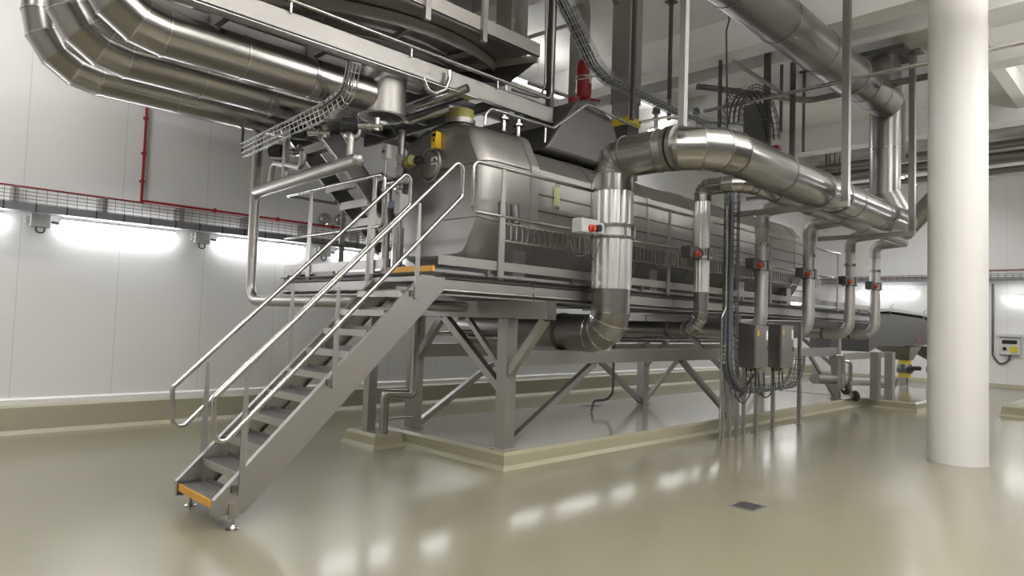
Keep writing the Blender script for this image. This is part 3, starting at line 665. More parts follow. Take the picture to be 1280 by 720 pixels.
def cabinet(x0, x1, y0, y1, z0, z1, label, posts):
    t = thing('control_cabinet', label, 'cabinet', ((x0+x1)/2, (y0+y1)/2, z0), 'control cabinets on posts')
    MB().box((x0, y0+.012, z0), (x1, y1, z1)).build('housing', 'steelbox', t, bevel=.006)
    MB().prism([(y0-.01, z1+.005), (y1, z1+.05), (y1, z1), (y0-.01, z1-.004)], 0, x0-.01, x1+.01).build('rain_roof', 'steelbox', t)
    d = MB().box((x0+.01, y0, z0+.01), (x1-.01, y0+.012, z1-.01)).build('door', 'steelbox', t, bevel=.003)
    MB().box((x1-.08, y0-.005, z1-.2), (x1-.03, y0, z1-.06)).build('name_plate', 'labelw', d)
    MB().box((x0+.06, y0-.004, z1-.14), (x0+.1, y0, z1-.06)).build('warning_sticker', 'sticker', d)
    MB().box((x1-.03, y0-.012, z0+.25), (x1-.018, y0, z0+.33)).build('lock', 'under', d)
    for i in range(6):
        xx = x0+.05+(x1-x0-.1)*i/5; MB().tube([(xx, (y0+y1)/2, z0), (xx, (y0+y1)/2, z0-.06)], .014, 8).build('cable_gland', 'green' if i % 2 else 'dark', t)
    for xx in posts:
        MB().box((xx-.025, y1, 0), (xx+.025, y1+.05, z1-.1)).box((xx-.06, y1-.03, 0), (xx+.06, y1+.08, .008)).build('post', 'frame', t)
    return t
ca = at(945, 410, Y=4.5); 
cabinet(ca.x, ca.x+.42, 4.5, 4.82, 1.05, 1.66, 'left one of two stainless control cabinets on posts under the walkway', [ca.x-.1, ca.x+.14, ca.x+.36])
cb = at(977, 410, Y=4.5)
cabinet(cb.x, cb.x+.46, 4.5, 4.82, 1.03, 1.68, 'right one of two stainless control cabinets on posts under the walkway', [cb.x-.1, cb.x+.5])
p = at(898, 549, Z=0)
t = thing('cable_post', 'slim steel post on the floor carrying the foot of the tall cable tray', 'post', (p.x, 4.85, 0))
MB().box((p.x-.03, 4.82, 0), (p.x+.03, 4.88, 1.6)).build('post', 'frame', t); MB().box((p.x-.06, 4.79, 0), (p.x+.06, 4.91, .008)).build('foot_plate', 'frame', t)
for i in range(5): MB().tube([(p.x-.02, 4.79-.0*i, 1.12+.06*i), (p.x-.14, 4.76, 1.12+.06*i)], .018, 8).build('connector', 'green' if i % 2 else 'galv', t)
p = at(999, 530, Z=0)
t = thing('cable_post', 'slim steel post on the floor right of the control cabinets', 'post', (p.x, 4.85, 0))
MB().box((p.x-.03, 4.83, 0), (p.x+.03, 4.89, 1.75)).build('post', 'frame', t); MB().box((p.x-.06, 4.8, 0), (p.x+.06, 4.92, .008)).build('foot_plate', 'frame', t)
# loose cables under the cabinets
for i, (xa, xb_, dz) in enumerate([(ca.x+.05, ca.x-.35, .42), (ca.x+.2, ca.x-.2, .5), (ca.x+.35, ca.x+.75, .4), (cb.x+.1, cb.x-.3, .46), (cb.x+.3, cb.x+.55, .38)]):
    pts = [(xa, 4.66, 1.0), (xa, 4.66, 1.0-dz*.7), ((xa+xb_)/2, 4.68, 1.0-dz), (xb_, 4.7, 1.0-dz*.75), (xb_, 4.72, .95)]
    tag(MB().tube(fillet(pts, .15, 4), .011, 8).build('loose_cable', 'rubber'), ['black cable looping left from under the left cabinet', 'black cable looping from the middle of the left cabinet', 'black cable slung between the two cabinets', 'black cable looping left from under the right cabinet', 'black cable looping right from under the right cabinet'][i], 'cable')
# piping seen between the legs under the walkway
for y, z, r, l in [(7.0, 1.42, .03, 'thin pipe running lengthwise under the walkway, nearest the wall'), (6.7, 1.46, .022, 'thinnest pipe running lengthwise under the walkway'), (6.4, 1.4, .026, 'thin pipe running lengthwise on top of the front beam line')]:
    tag(MB().tube([(5.6, y, z), (15.2, y, z)], r, 10).build('process_pipe', 'rail'), l, 'pipe')
t = thing('cable_tray', 'wire cable tray running lengthwise under the walkway behind the front beam', 'cable tray', (10, 6.9, 1.33))
wire_tray([(6.6, 6.9, 1.33), (15.0, 6.9, 1.33)], .3, .09, (0, 0, 1), .1, .006, 5, 1).build('basket', 'galv', t)
for d in (-.08, 0, .08): MB().tube([(6.6, 6.9+d, 1.35), (15, 6.9+d, 1.35)], .018, 8).build('cable', 'rubber', t)
tag(MB().tube(fillet([(9.15, 6.75, 1.3), (9.15, 6.75, .5), (9.2, 6.9, .36), (8.9, 6.95, .36), (8.85, 6.95, .19)], .08), .022, 10).build('hose', 'under'), 'thin drain hose hanging down beside the rear frame leg', 'hose')

# ================================================================== DISCHARGE END
DH = thing('discharge_hopper', 'grey discharge hopper with a sloping lid at the far end of the machine', 'hopper', (18.5, 5.6, 1.0))
HY0, HY1 = 5.5, 6.9
def hz_(px, py): return at(px, py, Y=HY0)
prof = [hz_(q[0], q[1]) for q in [(1086, 394), (1110, 392), (1152, 398), (1176, 408), (1186, 431), (1098, 433), (1086, 440)]]
MB().prism([(q.x, q.z) for q in prof], 1, HY0, HY1).build('body', 'under', DH)
lid = [hz_(1088, 390), hz_(1110, 389), hz_(1152, 395), hz_(1175, 404)]
for a, b in zip(lid, lid[1:]): MB().bar((a.x, (HY0+HY1)/2, a.z+.04), (b.x, (HY0+HY1)/2, b.z+.04), HY1-HY0+.1, .08).build('lid', 'tank', DH)
for q in (lid[1], lid[2], lid[3]):
    MB().bar((q.x, HY0-.04, q.z-.1), (q.x+.08, HY0-.04, q.z+.12), .03, .03).tube([(q.x+.08, HY0-.04, q.z+.12), (q.x+.25, HY0-.04, q.z+.18)], .015, 8).build('latch', 'frame', DH)
rs = hz_(1147, 425); MB().box((rs.x-.1, HY0-.012, rs.z-.07), (rs.x+.1, HY0, rs.z+.07)).build('red_sticker', 'red', DH)
outs = [(1131, 'nearer left'), (1167, 'right')]
for i, (px, l) in enumerate(outs):
    top = hz_(px, 434); z0 = at(px, 449, Y=5.75).z
    cx_, cy_ = at(px, 434, Y=5.78).x, 5.78
    MB().loft([[(cx_-.55, HY0, top.z), (cx_+.55, HY0, top.z), (cx_+.55, 6.5, top.z), (cx_-.55, 6.5, top.z)], [(cx_-.2, 5.62, z0-.02), (cx_+.2, 5.62, z0-.02), (cx_+.2, 5.95, z0-.02), (cx_-.2, 5.95, z0-.02)]]).build('outlet_cone', 'tank', DH)
    t = thing('outlet_valve', ['valve with two yellow sleeves under the left outlet of the discharge hopper', 'valve with a yellow sleeve under the right outlet, beside the white column'][i], 'valve', (cx_, cy_, .2), 'valves under the discharge hopper')
    zz = lambda py: at(px, py, Y=5.65).z
    r = .15
    MB().lathe([(r, zz(448)), (r, zz(455)-.0), (r-.01, zz(456)), (r-.01, zz(452))][:2], (cx_, cy_, 0), 20).build('upper_collar', 'frame', t)
    MB().lathe([(r+.01, zz(456)), (r+.01, zz(447))], (cx_, cy_, 0), 20).build('sleeve', 'yellow', t)
    MB().lathe([(r+.05, zz(467)), (r+.06, zz(462)), (r+.02, zz(456))], (cx_, cy_, 0), 20).build('valve_body', 'under', t)
    for s in (-1, 1): MB().tube([(cx_+s*.15, cy_-.15, zz(461)), (cx_+s*.34, cy_-.3, zz(461))], .06, 12).build('handle_hub', 'dark', t)
    if i == 0: MB().lathe([(r+.01, zz(473)), (r+.01, zz(467))], (cx_, cy_, 0), 20).build('sleeve', 'yellow', t)
    zb = zz(473) if i == 0 else zz(467)
    for s in (-1, 1): MB().box((cx_+s*.15-.03, cy_-.05, .183 if i == 0 else .183), (cx_+s*.15+.03, cy_+.05, zb)).build('stand_leg', 'frame', t)
    MB().tube([(cx_, cy_+.05, .183), (cx_, cy_+.05, zb)], .09, 16).build('drop_tube', 'galv', t)
# frame under the discharge end
EF = thing('end_frame', 'square steel frame standing under the discharge hopper beside the valves', 'frame', (17.2, 5.6, .18))
for px in (1094, 1112):
    p = at(px, 499, Z=.19); q = at(px, 440, Y=p.y); MB().box((p.x-.1, p.y-.08, .184), (p.x+.1, p.y+.08, q.z)).build('leg', 'frame', EF)
p0, p1 = at(1060, 446, Y=5.6), at(1113, 443, Y=5.6)
MB().bar((15.55, 5.6, p0.z), (p1.x, 5.6, p1.z), .12, .14).build('top_beam', 'frame', EF)
p0, p1 = at(1018, 473, Y=5.5), at(1110, 478, Y=5.5)
MB().tube([p0, p1], .11, 14).build('cross_tube', 'frame', EF)
p1 = at(1118, 484, Y=5.3); MB().tube(fillet([at(1095, 483, Y=5.3), p1, at(1122, 474, Y=5.3)], .15), .035, 10).build('hose', 'under', EF)
for a, b, l in [((1054, 448), (1057, 487), 'hanging bent pipe with a dark end cap left of the end frame'), ((1063, 455), (1069, 495), 'hanging bent pipe with a dark end cap touching the far plinth edge')]:
    p = at(*a, Y=5.2); q = at(*b, Y=5.2); t = thing('drain_spout', l, 'pipe', q)
    MB().tube(fillet([(p.x-.2, 5.3, p.z+.05), (p.x, 5.2, p.z+.05), (p.x, 5.2, q.z+.02), (q.x, 5.2, q.z)], .08), .04, 10).build('pipe', 'rail', t)
    MB().lathe([(.09, -.03), (.12, 0), (.09, .03)], q, 16, (1, -.3, 0)).build('cap', 'dark', t)

# ================================================================== LEFT WALL: TRAY, RED PIPE, LAMPS, BOXES
t = thing('wall_cable_tray', 'long wire cable tray with grey cables along the left wall', 'cable tray', (9, 10.3, 2.77))
mb = MB(); ty = 10.2
for z in (2.88, 2.925, 2.97, 3.015, 3.06): mb.tube([(-3, ty, z), (XW-.3, ty, z)], .004, 5)
for i in range(270):
    x = -3+i*.11; mb.tube([(x, ty, 2.87), (x, ty, 3.062)], .003, 4)
mb.build('mesh', 'under', t)
cb_ = MB().box((-3, ty-.02, 2.775), (XW-.3, ty+.16, 2.87)).build('cable_bundle', 'cable', t)
mb = MB()
for i in range(90): x = -2.9+i*.33; mb.box((x, ty-.024, 2.77), (x+.018, ty+.0, 2.872))
mb.build('cable_ties', 'rubber', cb_)
for i in range(16):
    x = -2.2+i*1.86/2*1.0 if False else .55+i*.97; MB().box((x-.03, ty, 2.84), (x+.03, YW, 3.07)).build('bracket', 'frame', t)
t = thing('sprinkler_pipe', 'thin red pipe dropping down the left wall and running along above the cable tray', 'pipe', (2.98, 10.40, 3.12))
MB().tube([(2.98, 10.40, 6.9), (2.98, 10.40, 3.125), (XW-.1, 10.40, 3.13)], .018, 10).build('pipe', 'red', t)
for z in (3.4, 3.8, 4.3): MB().box((2.95, 10.4, z-.015), (3.01, YW, z+.015)).build('clip', 'red', t)
for x in (4.0, 5.0, 6.0, 8.0, 10): MB().box((x-.015, 10.39, 3.1), (x+.015, YW, 3.16)).build('clip', 'red', t)
tag(MB().tube([(-3, 10.22, 3.075), (2.96, 10.22, 3.075)], .009, 8).build('cable', 'red'), 'thin red cable along the top edge of the wall cable tray', 'cable')
def lamp(x0, x1, y, z, label, axis=0):
    t = thing('wall_lamp', label, 'lamp', ((x0+x1)/2 if axis == 0 else y, y if axis == 0 else (x0+x1)/2, z-.075), 'white tube lamps on the walls')
    h = .075; n = 6
    sec = [(.045, -h), (.075, -h*.92), (.105, -h*.55), (.115, 0), (.105, h*.55), (.075, h*.92), (.045, h)]
    def R(x, s):
        return [((x, y-.03-a*s, z+b*s) if axis == 0 else (y-.03-a*s, x, z+b*s)) for a, b in sec]
    MB().loft([R(x0, .55), R(x0+.02, .85), R(x0+.06, 1), R(x1-.06, 1), R(x1-.02, .85), R(x1, .55)], True).build('diffuser', 'lamp', t)
    bb = MB().box((x0+.01, y-.076, z-.045), (x1-.01, y, z+.077)) if axis == 0 else MB().box((y-.076, x0+.01, z-.045), (y, x1-.01, z+.077))
    bb.build('housing', 'lampbody', t)
    for f in (.2, .75):
        xx = x0+(x1-x0)*f; c = MB().box((xx-.02, y-.1, z+.078), (xx+.02, y, z+.09)) if axis == 0 else MB().box((y-.1, xx-.02, z+.078), (y, xx+.02, z+.09))
        c.build('clip', 'galv', t)
    return t
def jbox(x, z, label):
    t = thing('junction_box', label, 'box', (x, 10.4, z-.1), 'junction boxes between the wall lamps')
    MB().box((x-.11, 10.35, z-.07), (x+.11, YW, z+.09)).build('housing', 'boxg', t, bevel=.01)
    MB().box((x-.15, 10.4, z-.03), (x-.11, YW, z+.01)).box((x-.15, 10.4, z+.03), (x-.11, YW, z+.06)).build('gland', 'boxg', t)
    MB().tube([(x+.11, 10.4, z+.01), (x+.22, 10.4, z)], .015, 8).build('plug', 'dark', t)
    MB().tube(fillet([(x-.04, 10.4, z-.07), (x-.04, 10.4, z-.14), (x+.05, 10.4, z-.14), (x+.05, 10.4, z-.07)], .04), .01, 8).build('cable_loop', 'rubber', t)
    MB().box((x+.27, 10.38, z-.06), (x+.4, YW, z+.03)).build('socket', 'labelw', t)
lamps = [('first wall lamp at the left picture edge', -0.0), ('whole long white wall lamp left of the tall vertical pipe', 0), ('white wall lamp behind the tall vertical pipe and stair rail', 0), ('white wall lamp seen between the stair handrails', 0)]
LX = [.03, 2.03, 4.04, 6.05, 8.06, 10.07, 12.08, 14.09, 16.1, 18.1, 20.1, 22.1, 24.1]
LL = ['wall lamp cut off by the left picture edge', 'whole long wall lamp left of the tall vertical pipe', 'wall lamp behind the tall vertical pipe and the stair handrail', 'wall lamp showing between the two stair handrails']
for i, x in enumerate(LX):
    lamp(x, x+1.43, YW, 2.655, LL[i] if i < 4 else 'white wall lamp on the left wall hidden behind the machine, %s along' % ['first', 'second', 'third', 'fourth', 'fifth', 'sixth', 'seventh', 'eighth', 'ninth'][i-4])
jl = ['grey junction box left of the whole wall lamp', 'grey junction box just left of the tall vertical pipe', 'grey junction box on the wall seen behind the stair top']
for i, x in enumerate([1.82, 3.83, 5.84]): jbox(x, 2.68, jl[i])

# ================================================================== RIGHT END WALL
XI = XW
t = thing('wall_cable_tray', 'dark cable tray along the far end wall at the right', 'cable tray', (XI-.2, 5, 3.5))
MB().box((XI-.22, Y0+.2, 3.5), (XI-.02, YW-.3, 3.58)).build('tray', 'cable', t)
mb = MB()
for z in (3.6, 3.66, 3.72): mb.tube([(XI-.22, Y0+.2, z), (XI-.22, YW-.3, z)], .01, 5)
for i in range(80): mb.tube([(XI-.22, Y0+.3+i*.2, 3.5), (XI-.22, Y0+.3+i*.2, 3.73)], .008, 4)
mb.build('mesh', 'under', t)
rp = at(1163, 346, X=XI-.06); rq = at(1163, 326, X=XI-.06)
tag(MB().tube([(XI-.06, YW-.2, rp.z), (XI-.06, rp.y, rp.z), (XI-.06, rp.y, rq.z+.05), (XI-.06, 5.5, rq.z+.05), (XI-.06, 5.5, 3.85), (XI-.06, Y0+.2, 3.85)], .016, 8).build('sprinkler_pipe', 'red'), 'thin stepped red pipe along the far end wall', 'pipe')
lamp(6.93, 8.85, XW, 3.13, 'long white lamp on the far end wall left of the white column', 1)
lamp(2.6, 4.35, XW, 2.92, 'white lamp on the end wall at the right picture edge', 1)
for i, y in enumerate((-2, -5)): lamp(y, y+1.9, XW, 2.92, ['white lamp on the end wall outside the right picture edge', 'white lamp on the end wall far outside the right picture edge'][i], 1)
bx = at(1263, 433, X=XI)
t = thing('switch_box', 'grey switch box with a yellow plate on the far end wall right of the column', 'box', (XI-.1, bx.y, bx.z-.3))
MB().box((XI-.14, bx.y-.27, bx.z-.28), (XI, bx.y+.27, bx.z+.3)).build('housing', 'boxg', t, bevel=.02)
MB().box((XI-.2, bx.y-.3, bx.z+.3), (XI, bx.y+.3, bx.z+.4)).build('hood', 'boxg', t)
MB().box((XI-.15, bx.y-.22, bx.z-.2), (XI-.14, bx.y, bx.z)).build('yellow_plate', 'yellow', t); MB().box((XI-.15, bx.y-.2, bx.z+.08), (XI-.14, bx.y+.2, bx.z+.2)).build('display', 'dark', t)
MB().lathe([(.06, 0), (.05, .06)], (XI-.14, bx.y+.13, bx.z-.08), 14, (-1, 0, 0)).build('knob', 'dark', t)
MB().tube(fillet([(XI-.05, bx.y+.47, 3.4), (XI-.05, bx.y+.47, bx.z-.3), (XI-.05, bx.y+.3, bx.z-.6), (XI-.05, bx.y+.05, bx.z-.5), (XI-.05, bx.y, bx.z-.28)], .2), .03, 8).build('conduit', 'under', t)
tag(MB().box((17.25, 2.3, .222), (17.35, 2.42, 6.9)).build('post', 'under'), 'thin dark post at the right picture edge standing on the small plinth', 'post')
# pipes across the far end, high up
for i, (x, z, r, l) in enumerate([(20.5, 6.12, .16, 'thickest of the pipes crossing high behind the white column'), (20.9, 6.55, .1, 'upper thin pipe crossing high behind the white column'), (20.2, 5.72, .07, 'lowest thin pipe crossing high behind the white column'), (21.3, 5.95, .1, 'rear pipe crossing high behind the white column'), (20.3, 6.38, .07, 'slim pipe just above the thickest crossing pipe')]):
    cp = tag(MB().tube([(x, -5, z), (x, 9.9, z)], r, 16).build('crossing_pipe', 'ductd'), l, 'pipe', 'pipes crossing high up at the far end')
    for yy in (-3, .5, 4.0, 7.5): MB().tube([(x, yy, z+r), (x, yy, 6.95)], .015, 6).build('hanger', 'under', cp)
dgp = [at(1128, 292, X=15.2), at(1190, 226, X=15.2)]
tag(MB().tube(dgp, .19, 22).build('inclined_duct', 'ductd'), 'round inclined duct rising behind the end of the big duct to the white column', 'duct')
a, b = at(962, 122, Y=3.0), at(1170, 72, Z=at(962, 122, Y=3.0).z)
zz = 5.35
a, b = at(950, 124, Z=zz), at(1180, 70, Z=zz)
tag(MB().tube([(a.x, a.y+1, zz), (a.x, -3, zz)], .03, 10).build('thin_pipe', 'rail'), 'thin pipe crossing in front of the high round duct towards the column', 'pipe')
a = at(1010, 126, Z=6.0); 
tag(MB().tube(fillet([(a.x-2, a.y+1.2, 6.0), (a.x, a.y, 6.0), (a.x+.0, 3.0, 6.0)], .3), .06, 12).build('bent_pipe', 'ductd'), 'bent pipe crossing behind the high round duct', 'pipe')

# ================================================================== ON TOP OF THE TANK
# square vertical duct with yellow sleeve
p = at(782, 130, Y=6.3)
t = thing('square_duct', 'square vertical duct joined to the tank by a yellow sleeve', 'duct', (p.x, 6.3, 3.86))
MB().box((p.x-.165, 6.13, at(782, 132, Y=6.3).z), (p.x+.165, 6.47, 6.85)).build('shaft', 'frame', t)
z1 = at(782, 132, Y=6.3).z
MB().box((p.x-.15, 6.145, z1-.25), (p.x+.15, 6.455, z1)).build('collar', 'galv', t); MB().box((p.x-.17, 6.125, z1-.36), (p.x+.17, 6.475, z1-.25)).build('sleeve', 'yellow', t); MB().box((p.x-.15, 6.145, 3.875), (p.x+.15, 6.455, z1-.36)).build('inlet', 'under', t)
MB().tube([(p.x-.3, 6.05, z1-.33), (p.x-.05, 6.05, z1-.33)], .055, 14).build('actuator', 'yellow', t)
# column behind with red pressure cylinder
p = at(724, 80, Y=7.2)
t = thing('steel_post', 'wide grey steel post behind the red cylinder', 'post', (p.x, 7.2, 3.87))
MB().box((p.x-.14, 7.1, 3.87), (p.x+.14, 7.3, 6.9)).build('post', 'frame', t); MB().box((p.x-.2, 7.05, 3.865), (p.x+.2, 7.35, 3.885)).build('foot_plate', 'frame', t)
p = at(730, 100, Y=6.85)
t = thing('red_cylinder', 'red pressure cylinder mounted upright above the tank', 'cylinder', (p.x, 6.85, p.z-.4))
z0, z1 = at(730, 122, Y=6.85).z, at(730, 75, Y=6.85).z
MB().lathe([(.06, z0-.07), (.115, z0), (.125, z0+.06), (.125, z1-.12), (.11, z1-.04), (.05, z1+.02), (.05, z1+.06)], (p.x, 6.85, 0), 24).build('body', 'red', t)
MB().tube([(p.x, 6.85, z0-.12), (p.x, 6.85, z0-.06)], .08, 16).build('valve', 'red', t); MB().tube([(p.x, 6.8, z0-.03), (p.x+.35, 6.8, z0+.02)], .025, 10).build('outlet', 'red', t)
MB().tube([(p.x, 6.85, z0+.3), (p.x, 6.85, z0+.33)], .13, 20).build('strap', 'frame', t)
MB().box((p.x-.02, 6.71, z0+.2), (p.x+.02, 6.73, z0+.55)).build('label_strip', 'labelw', t)
for px, py, l in [(716, 131, 'small red beacon left of the red cylinder'), (936, 144, 'small red box on top of the machine near the looped tray')]:
    p = at(px, py, Y=6.6); tag(MB().lathe([(.06, 0), (.07, .03), (.07, .09), (.03, .12)], p, 14).build('warning_beacon', 'red'), l, 'beacon')  # plain red caps of unknown use, no signal lamp inside
p = at(1088-120, 187, Y=5.4); tag(MB().box((p.x-.07, 5.3, p.z-.06), (p.x+.07, 5.45, p.z+.06)).build('red_beacon', 'red'), 'small red beacon just above the big horizontal duct', 'beacon')  # plain red block, no signal lamp inside
# curved cable tray over the tank
TY2 = 5.9
q = [at(a, b, Y=TY2) for a, b in [(697, -8), (712, 22), (728, 55), (742, 84), (762, 104), (800, 120), (846, 142), (880, 156), (960, 160)]]
t = thing('cable_tray', 'curved cable tray swooping down from the upper left and running behind the big duct', 'cable tray', q[-1])
qs = fillet(q, .4, 4)
wire_tray(qs, .2, .09, lambda i, tt: V((-tt.z, 0, tt.x)), .11, .006, 5, 1).build('basket', 'galv', t)
for d, m in ((-.07, 'blue'), (-.02, 'blue'), (.03, 'rubber'), (.075, 'cable')): MB().tube([x_+V((0, d, .025)) for x_ in qs], .016, 8).build('cable', m, t)
# looped wire tray above the big duct
TY3 = 5.0
c = at(940, 165, Y=TY3); R_ = abs(at(940, 117, Y=TY3).z-c.z)
pth = [(c.x-R_*1.0*math.cos(w), TY3, c.z+R_*math.sin(w)) for w in [math.pi*k/16 for k in range(17)]]
t = thing('looped_tray', 'arched wire cable tray standing above the big duct like a wheel rim', 'cable tray', (c.x, TY3, c.z))
wire_tray(pth, .3, .1, lambda i, tt: V((-tt.z, 0, tt.x)), .1, .007, 5, 1).build('basket', 'under', t)
for d in (-.08, 0, .08): MB().tube([V(p_)+V((0, d, 0)) for p_ in pth], .016, 8).build('cable', 'rubber', t)
c2 = at(950, 165, Y=TY3+.3)
tag(MB().box((c2.x-.22, TY3+.2, c2.z-.25), (c2.x+.22, TY3+.5, c2.z+.45)).build('cable_box', 'under'), 'grey steel box standing inside the arch of the looped tray', 'box')
# small pipes crossing over the tank
def pxp(pts, Y): return [at(a, b, Y=Y) for a, b in pts]
for pts, y, r, rad, m, l in [
 ([(606, 156), (607, 142), (614, 136), (692, 160), (732, 131), (742, 133), (790, 157)], 5.75, .018, .08, 'rail', 'thin bent pipe rising from the tank top and kinking over the hood'),
 ([(682, 160), (681, 178)], 5.75, .014, 0, 'galv', 'short thin drop pipe hanging above the tank side'),
 ([(684, -70), (682, 105), (675, 122), (640, 112)], 6.1, .02, .1, 'rail', 'shiny pipe behind the corner post of the upper platform'),
 ([(748, 130), (700, 118), (660, 104)], 7.4, .03, .1, 'frame', 'curved rail pipe behind the red cylinder'),
 ([(718, 100), (745, 95), (758, 101), (770, 99)], 6.4, .012, .05, 'rail', 'thin tube crossing in front of the red cylinder'),
 ([(800, 153), (835, 146), (868, 152)], 5.2, .02, .05, 'rail', 'short pipe on top of the big duct bend'),
 ([(900, 0), (908, 12), (912, 24), (908, 38), (909, 160)], 5.4, .016, .04, 'under', 'thin drop pipe with a crook below the ceiling left of the high duct'),
 ([(917, 77), (960, 105), (985, 122)], 4.6, .03, .05, 'frame', 'sloping steel tube above the looped tray'),
 ([(735, 0), (736, 18), (728, 26), (660, 47), (622, 62)], 6.9, .03, .1, 'frame', 'bent pipe at the top behind the curved cable tray'),
 ([(770, 2), (775, -10)], 5.0, .05, 0, 'ductd', 'short fat pipe end at the top edge of the picture')]:
    tag(MB().tube(fillet(pxp(pts, y), rad, 4) if len(pts) > 2 else pxp(pts, y), r, 10).build('small_pipe', m), l, 'pipe')
for px, py, l in [(630, 150, 'first of the valve stems on top of the tank'), (648, 158, 'second of the valve stems on top of the tank'), (820, 150, 'valve stem beside the square duct, left of the hanger post'), (870, 150, 'valve stem right of the hanger post behind the big duct')]:
    p = at(px, py, Y=6.1); t = thing('valve', l, 'valve', p)
    MB().tube([p+V((0, 0, -.15)), p+V((0, 0, .1))], .03, 12).build('stem', 'rail', t); MB().lathe([(.06, .1), (.07, .12), (.05, .2), (.02, .22)], p, 16).build('cap', 'blue', t)
    MB().lathe([(.07, 0), (.07, .025)], p, 16).build('flange', 'rail', t)
p = at(575, 149, Y=6.3); t = thing('tank_gasket', 'yellow sleeve on top of the tank under the upper platform', 'sleeve', p)
MB().tube([p+V((0, 0, -.02)), p+V((0, 0, .1))], .17, 24).build('sleeve', 'green', t); MB().tube([p+V((0, 0, -.08)), p+V((0, 0, -.02))], .19, 24).build('clamp_ring', 'frame', t)
for i, (px, py, q, l) in enumerate([(520, 133, (585, 110), 'upper short pipe under the upper platform beside the near hopper'), (512, 152, (562, 136), 'lower short pipe under the upper platform beside the near hopper')]):
    a, b = at(px, py, X=4.75), at(*q, X=5.0)
    tag(MB().tube([a, b], .05, 14).build('short_pipe', 'rail'), l, 'pipe')
# valve cluster at the tank end
p = at(497, 300, X=4.85); yv = p.y
t = thing('valve_station', 'cluster of small pipes and valves standing at the left end of the tank', 'valve station', (4.85, yv, 2.09))
q = [at(497, v, X=4.85) for v in (338, 285, 235, 165)]
MB().tube([(4.85, yv, 2.092), (4.85, yv, q[1].z)], .075, 18).build('filter_housing', 'rail', t)
MB().tube([(4.85, yv, q[1].z), (4.85, yv, q[3].z)], .045, 14).build('riser', 'frame', t)
MB().tube([(4.8, yv+.18, 2.092), (4.8, yv+.18, q[2].z), ], .05, 14).build('pipe', 'frame', t)
for i, (py, r) in enumerate([(232, .075), (215, .06), (262, .07), (200, .055), (245, .05)]):
    z = at(497, py, X=4.85).z; MB().lathe([(r, -.05), (r, -.03), (r*.7, -.03), (r*.7, .03), (r, .03), (r, .05)], (4.85, yv, z), 16, (1, .6, 0) if i % 2 else (0, 0, 1)).build('valve_body', 'rail', t)
z = at(490, 228, X=4.8).z; MB().tube([(4.8, yv+.35, z), (4.8, yv-.2, z)], .05, 14).build('cross_pipe', 'rail', t)
z = at(507, 255, X=4.8).z; MB().box((4.72, yv-.2, z-.12), (4.85, yv-.08, z+.12)).build('terminal_box', 'boxg', t, bevel=.01)
z = at(498, 257, X=4.8).z; MB().lathe([(.05, -.04), (.055, .03), (.03, .05)], (4.74, yv-.02, z), 16).build('blue_cap', 'blue', t)
gp = at(512, 202, X=4.85); MB().lathe([(.06, -.1), (.075, -.06), (.075, .06), (.05, .1)], gp, 16, (.3, 1, 0)).build('olive_valve', 'green', t)
MB().lathe([(.04, .1), (.055, .12), (.055, .18)], gp, 14, (.2, -1, 0)).build('knob', 'dark', t)
bp = at(487, 191, X=4.8); b_ = MB().box((4.72, bp.y-.06, bp.z-.09), (4.8, bp.y+.07, bp.z+.09)).build('switch_box', 'labelw', t, bevel=.008)
MB().lathe([(.02, 0), (.02, .02)], (4.72, bp.y+.0, bp.z), 12, (-1, 0, 0)).build('red_button', 'red', b_)
MB().tube(fillet([(4.75, bp.y, bp.z-.09), (4.75, bp.y, bp.z-.3), (4.82, bp.y-.12, bp.z-.35)], .05), .015, 8).build('cable', 'galv', t)
ybx = at(470, 319, X=4.3); tag(MB().box((4.25, ybx.y-.12, 2.092), (4.32, ybx.y+.12, 2.11)).build('yellow_edge_strip', 'orange'), 'orange edge strip at the foot of the upper stair', 'edge strip')
# round rims of unknown use on the wall behind the stair
for i, (px, py) in enumerate([(405, 274), (424, 275)]):
    p = at(px, py, Y=10.44); tag(MB().lathe([(.09, -.01), (.1, .03), (.1, .06), (.08, .08)], p, 20, (0, -1, 0)).build('wall_gauge', 'rail'), ['left of two round gauges on the wall behind the stair', 'right of two round gauges on the wall behind the stair'][i], 'gauge')

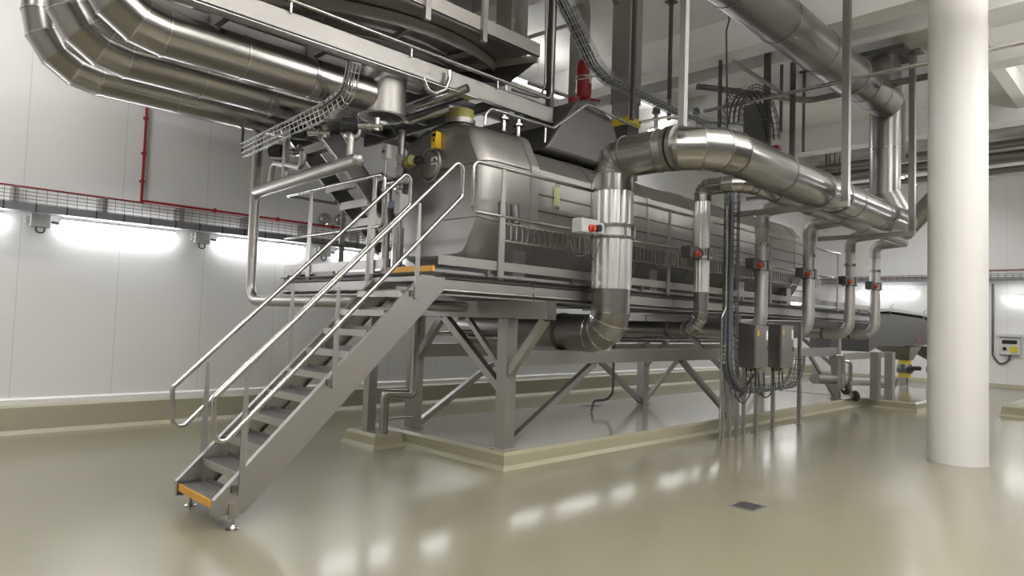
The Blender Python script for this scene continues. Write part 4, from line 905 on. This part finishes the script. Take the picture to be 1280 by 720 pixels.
# ================================================================== CEILING LAMPS (outside the picture, they light the hall)
def ceil_lamp(x, y, i, L=1.5, pw=90, axis=0):
    z = 6.2 if y > 3 else 5.6
    t = thing('ceiling_lamp', 'long white ceiling lamp hanging above the hall outside the picture, row %s' % i, 'lamp', (x, y, z))
    w = .16
    a, b = ((x-L/2, y-w/2), (x+L/2, y+w/2)) if axis == 0 else ((x-w/2, y-L/2), (x+w/2, y+L/2))
    MB().box((a[0], a[1], z), (b[0], b[1], z+.06)).build('housing', 'lampbody', t)
    MB().box((a[0]+.02, a[1]+.02, z-.03), (b[0]-.02, b[1]-.02, z)).build('diffuser', 'lamp', t)
    MB().tube([(x, y, z+.06), (x, y, 6.94)], .008, 6).build('wire', 'galv', t)
    ld = bpy.data.lights.new('ceiling_lamp_light', 'AREA'); ld.shape = 'RECTANGLE'; ld.size = L if axis == 0 else w; ld.size_y = w if axis == 0 else L
    ld.energy = pw; ld.color = (1, .985, .955)
    lo = bpy.data.objects.new('light', ld); COL.objects.link(lo); lo.location = (0, 0, -.05); lo.parent = t
    l2 = ld.copy(); l2.energy = pw*(2.3 if y < 3 else .7); lo = bpy.data.objects.new('light', l2); COL.objects.link(lo); lo.location = (0, 0, .09); lo.rotation_euler = (math.pi, 0, 0); lo.parent = t  # extra upward light, added to brighten the ceiling
for i, (x, y, pw) in enumerate([(2.5, .5, 85), (6.5, .5, 80), (10.5, -.5, 75), (15, -.5, 80), (20, 0, 110), (-1.5, 3.5, 85), (-1.5, 7.5, 50), (2.5, -3.5, 70), (8, -4, 70), (14, 8.9, 25), (9.5, 9.0, 12), (22.5, 6, 120), (.6, 8.6, 40), (5.2, 9.0, 25)]):
    ceil_lamp(x, y, ['one', 'two', 'three', 'four', 'five', 'six', 'seven', 'eight', 'nine', 'ten', 'eleven', 'twelve', 'thirteen', 'fourteen'][i], pw=pw)

# ------------------------------------------------------------------ world and view
w = bpy.data.worlds.new('world'); bpy.context.scene.world = w; w.use_nodes = True
w.node_tree.nodes['Background'].inputs[0].default_value = (.5, .5, .5, 1); w.node_tree.nodes['Background'].inputs[1].default_value = .05
vs = bpy.context.scene.view_settings
vs.view_transform = 'Standard'; vs.look = 'None'; vs.exposure = .38; vs.gamma = 1; vs.use_curve_mapping = False
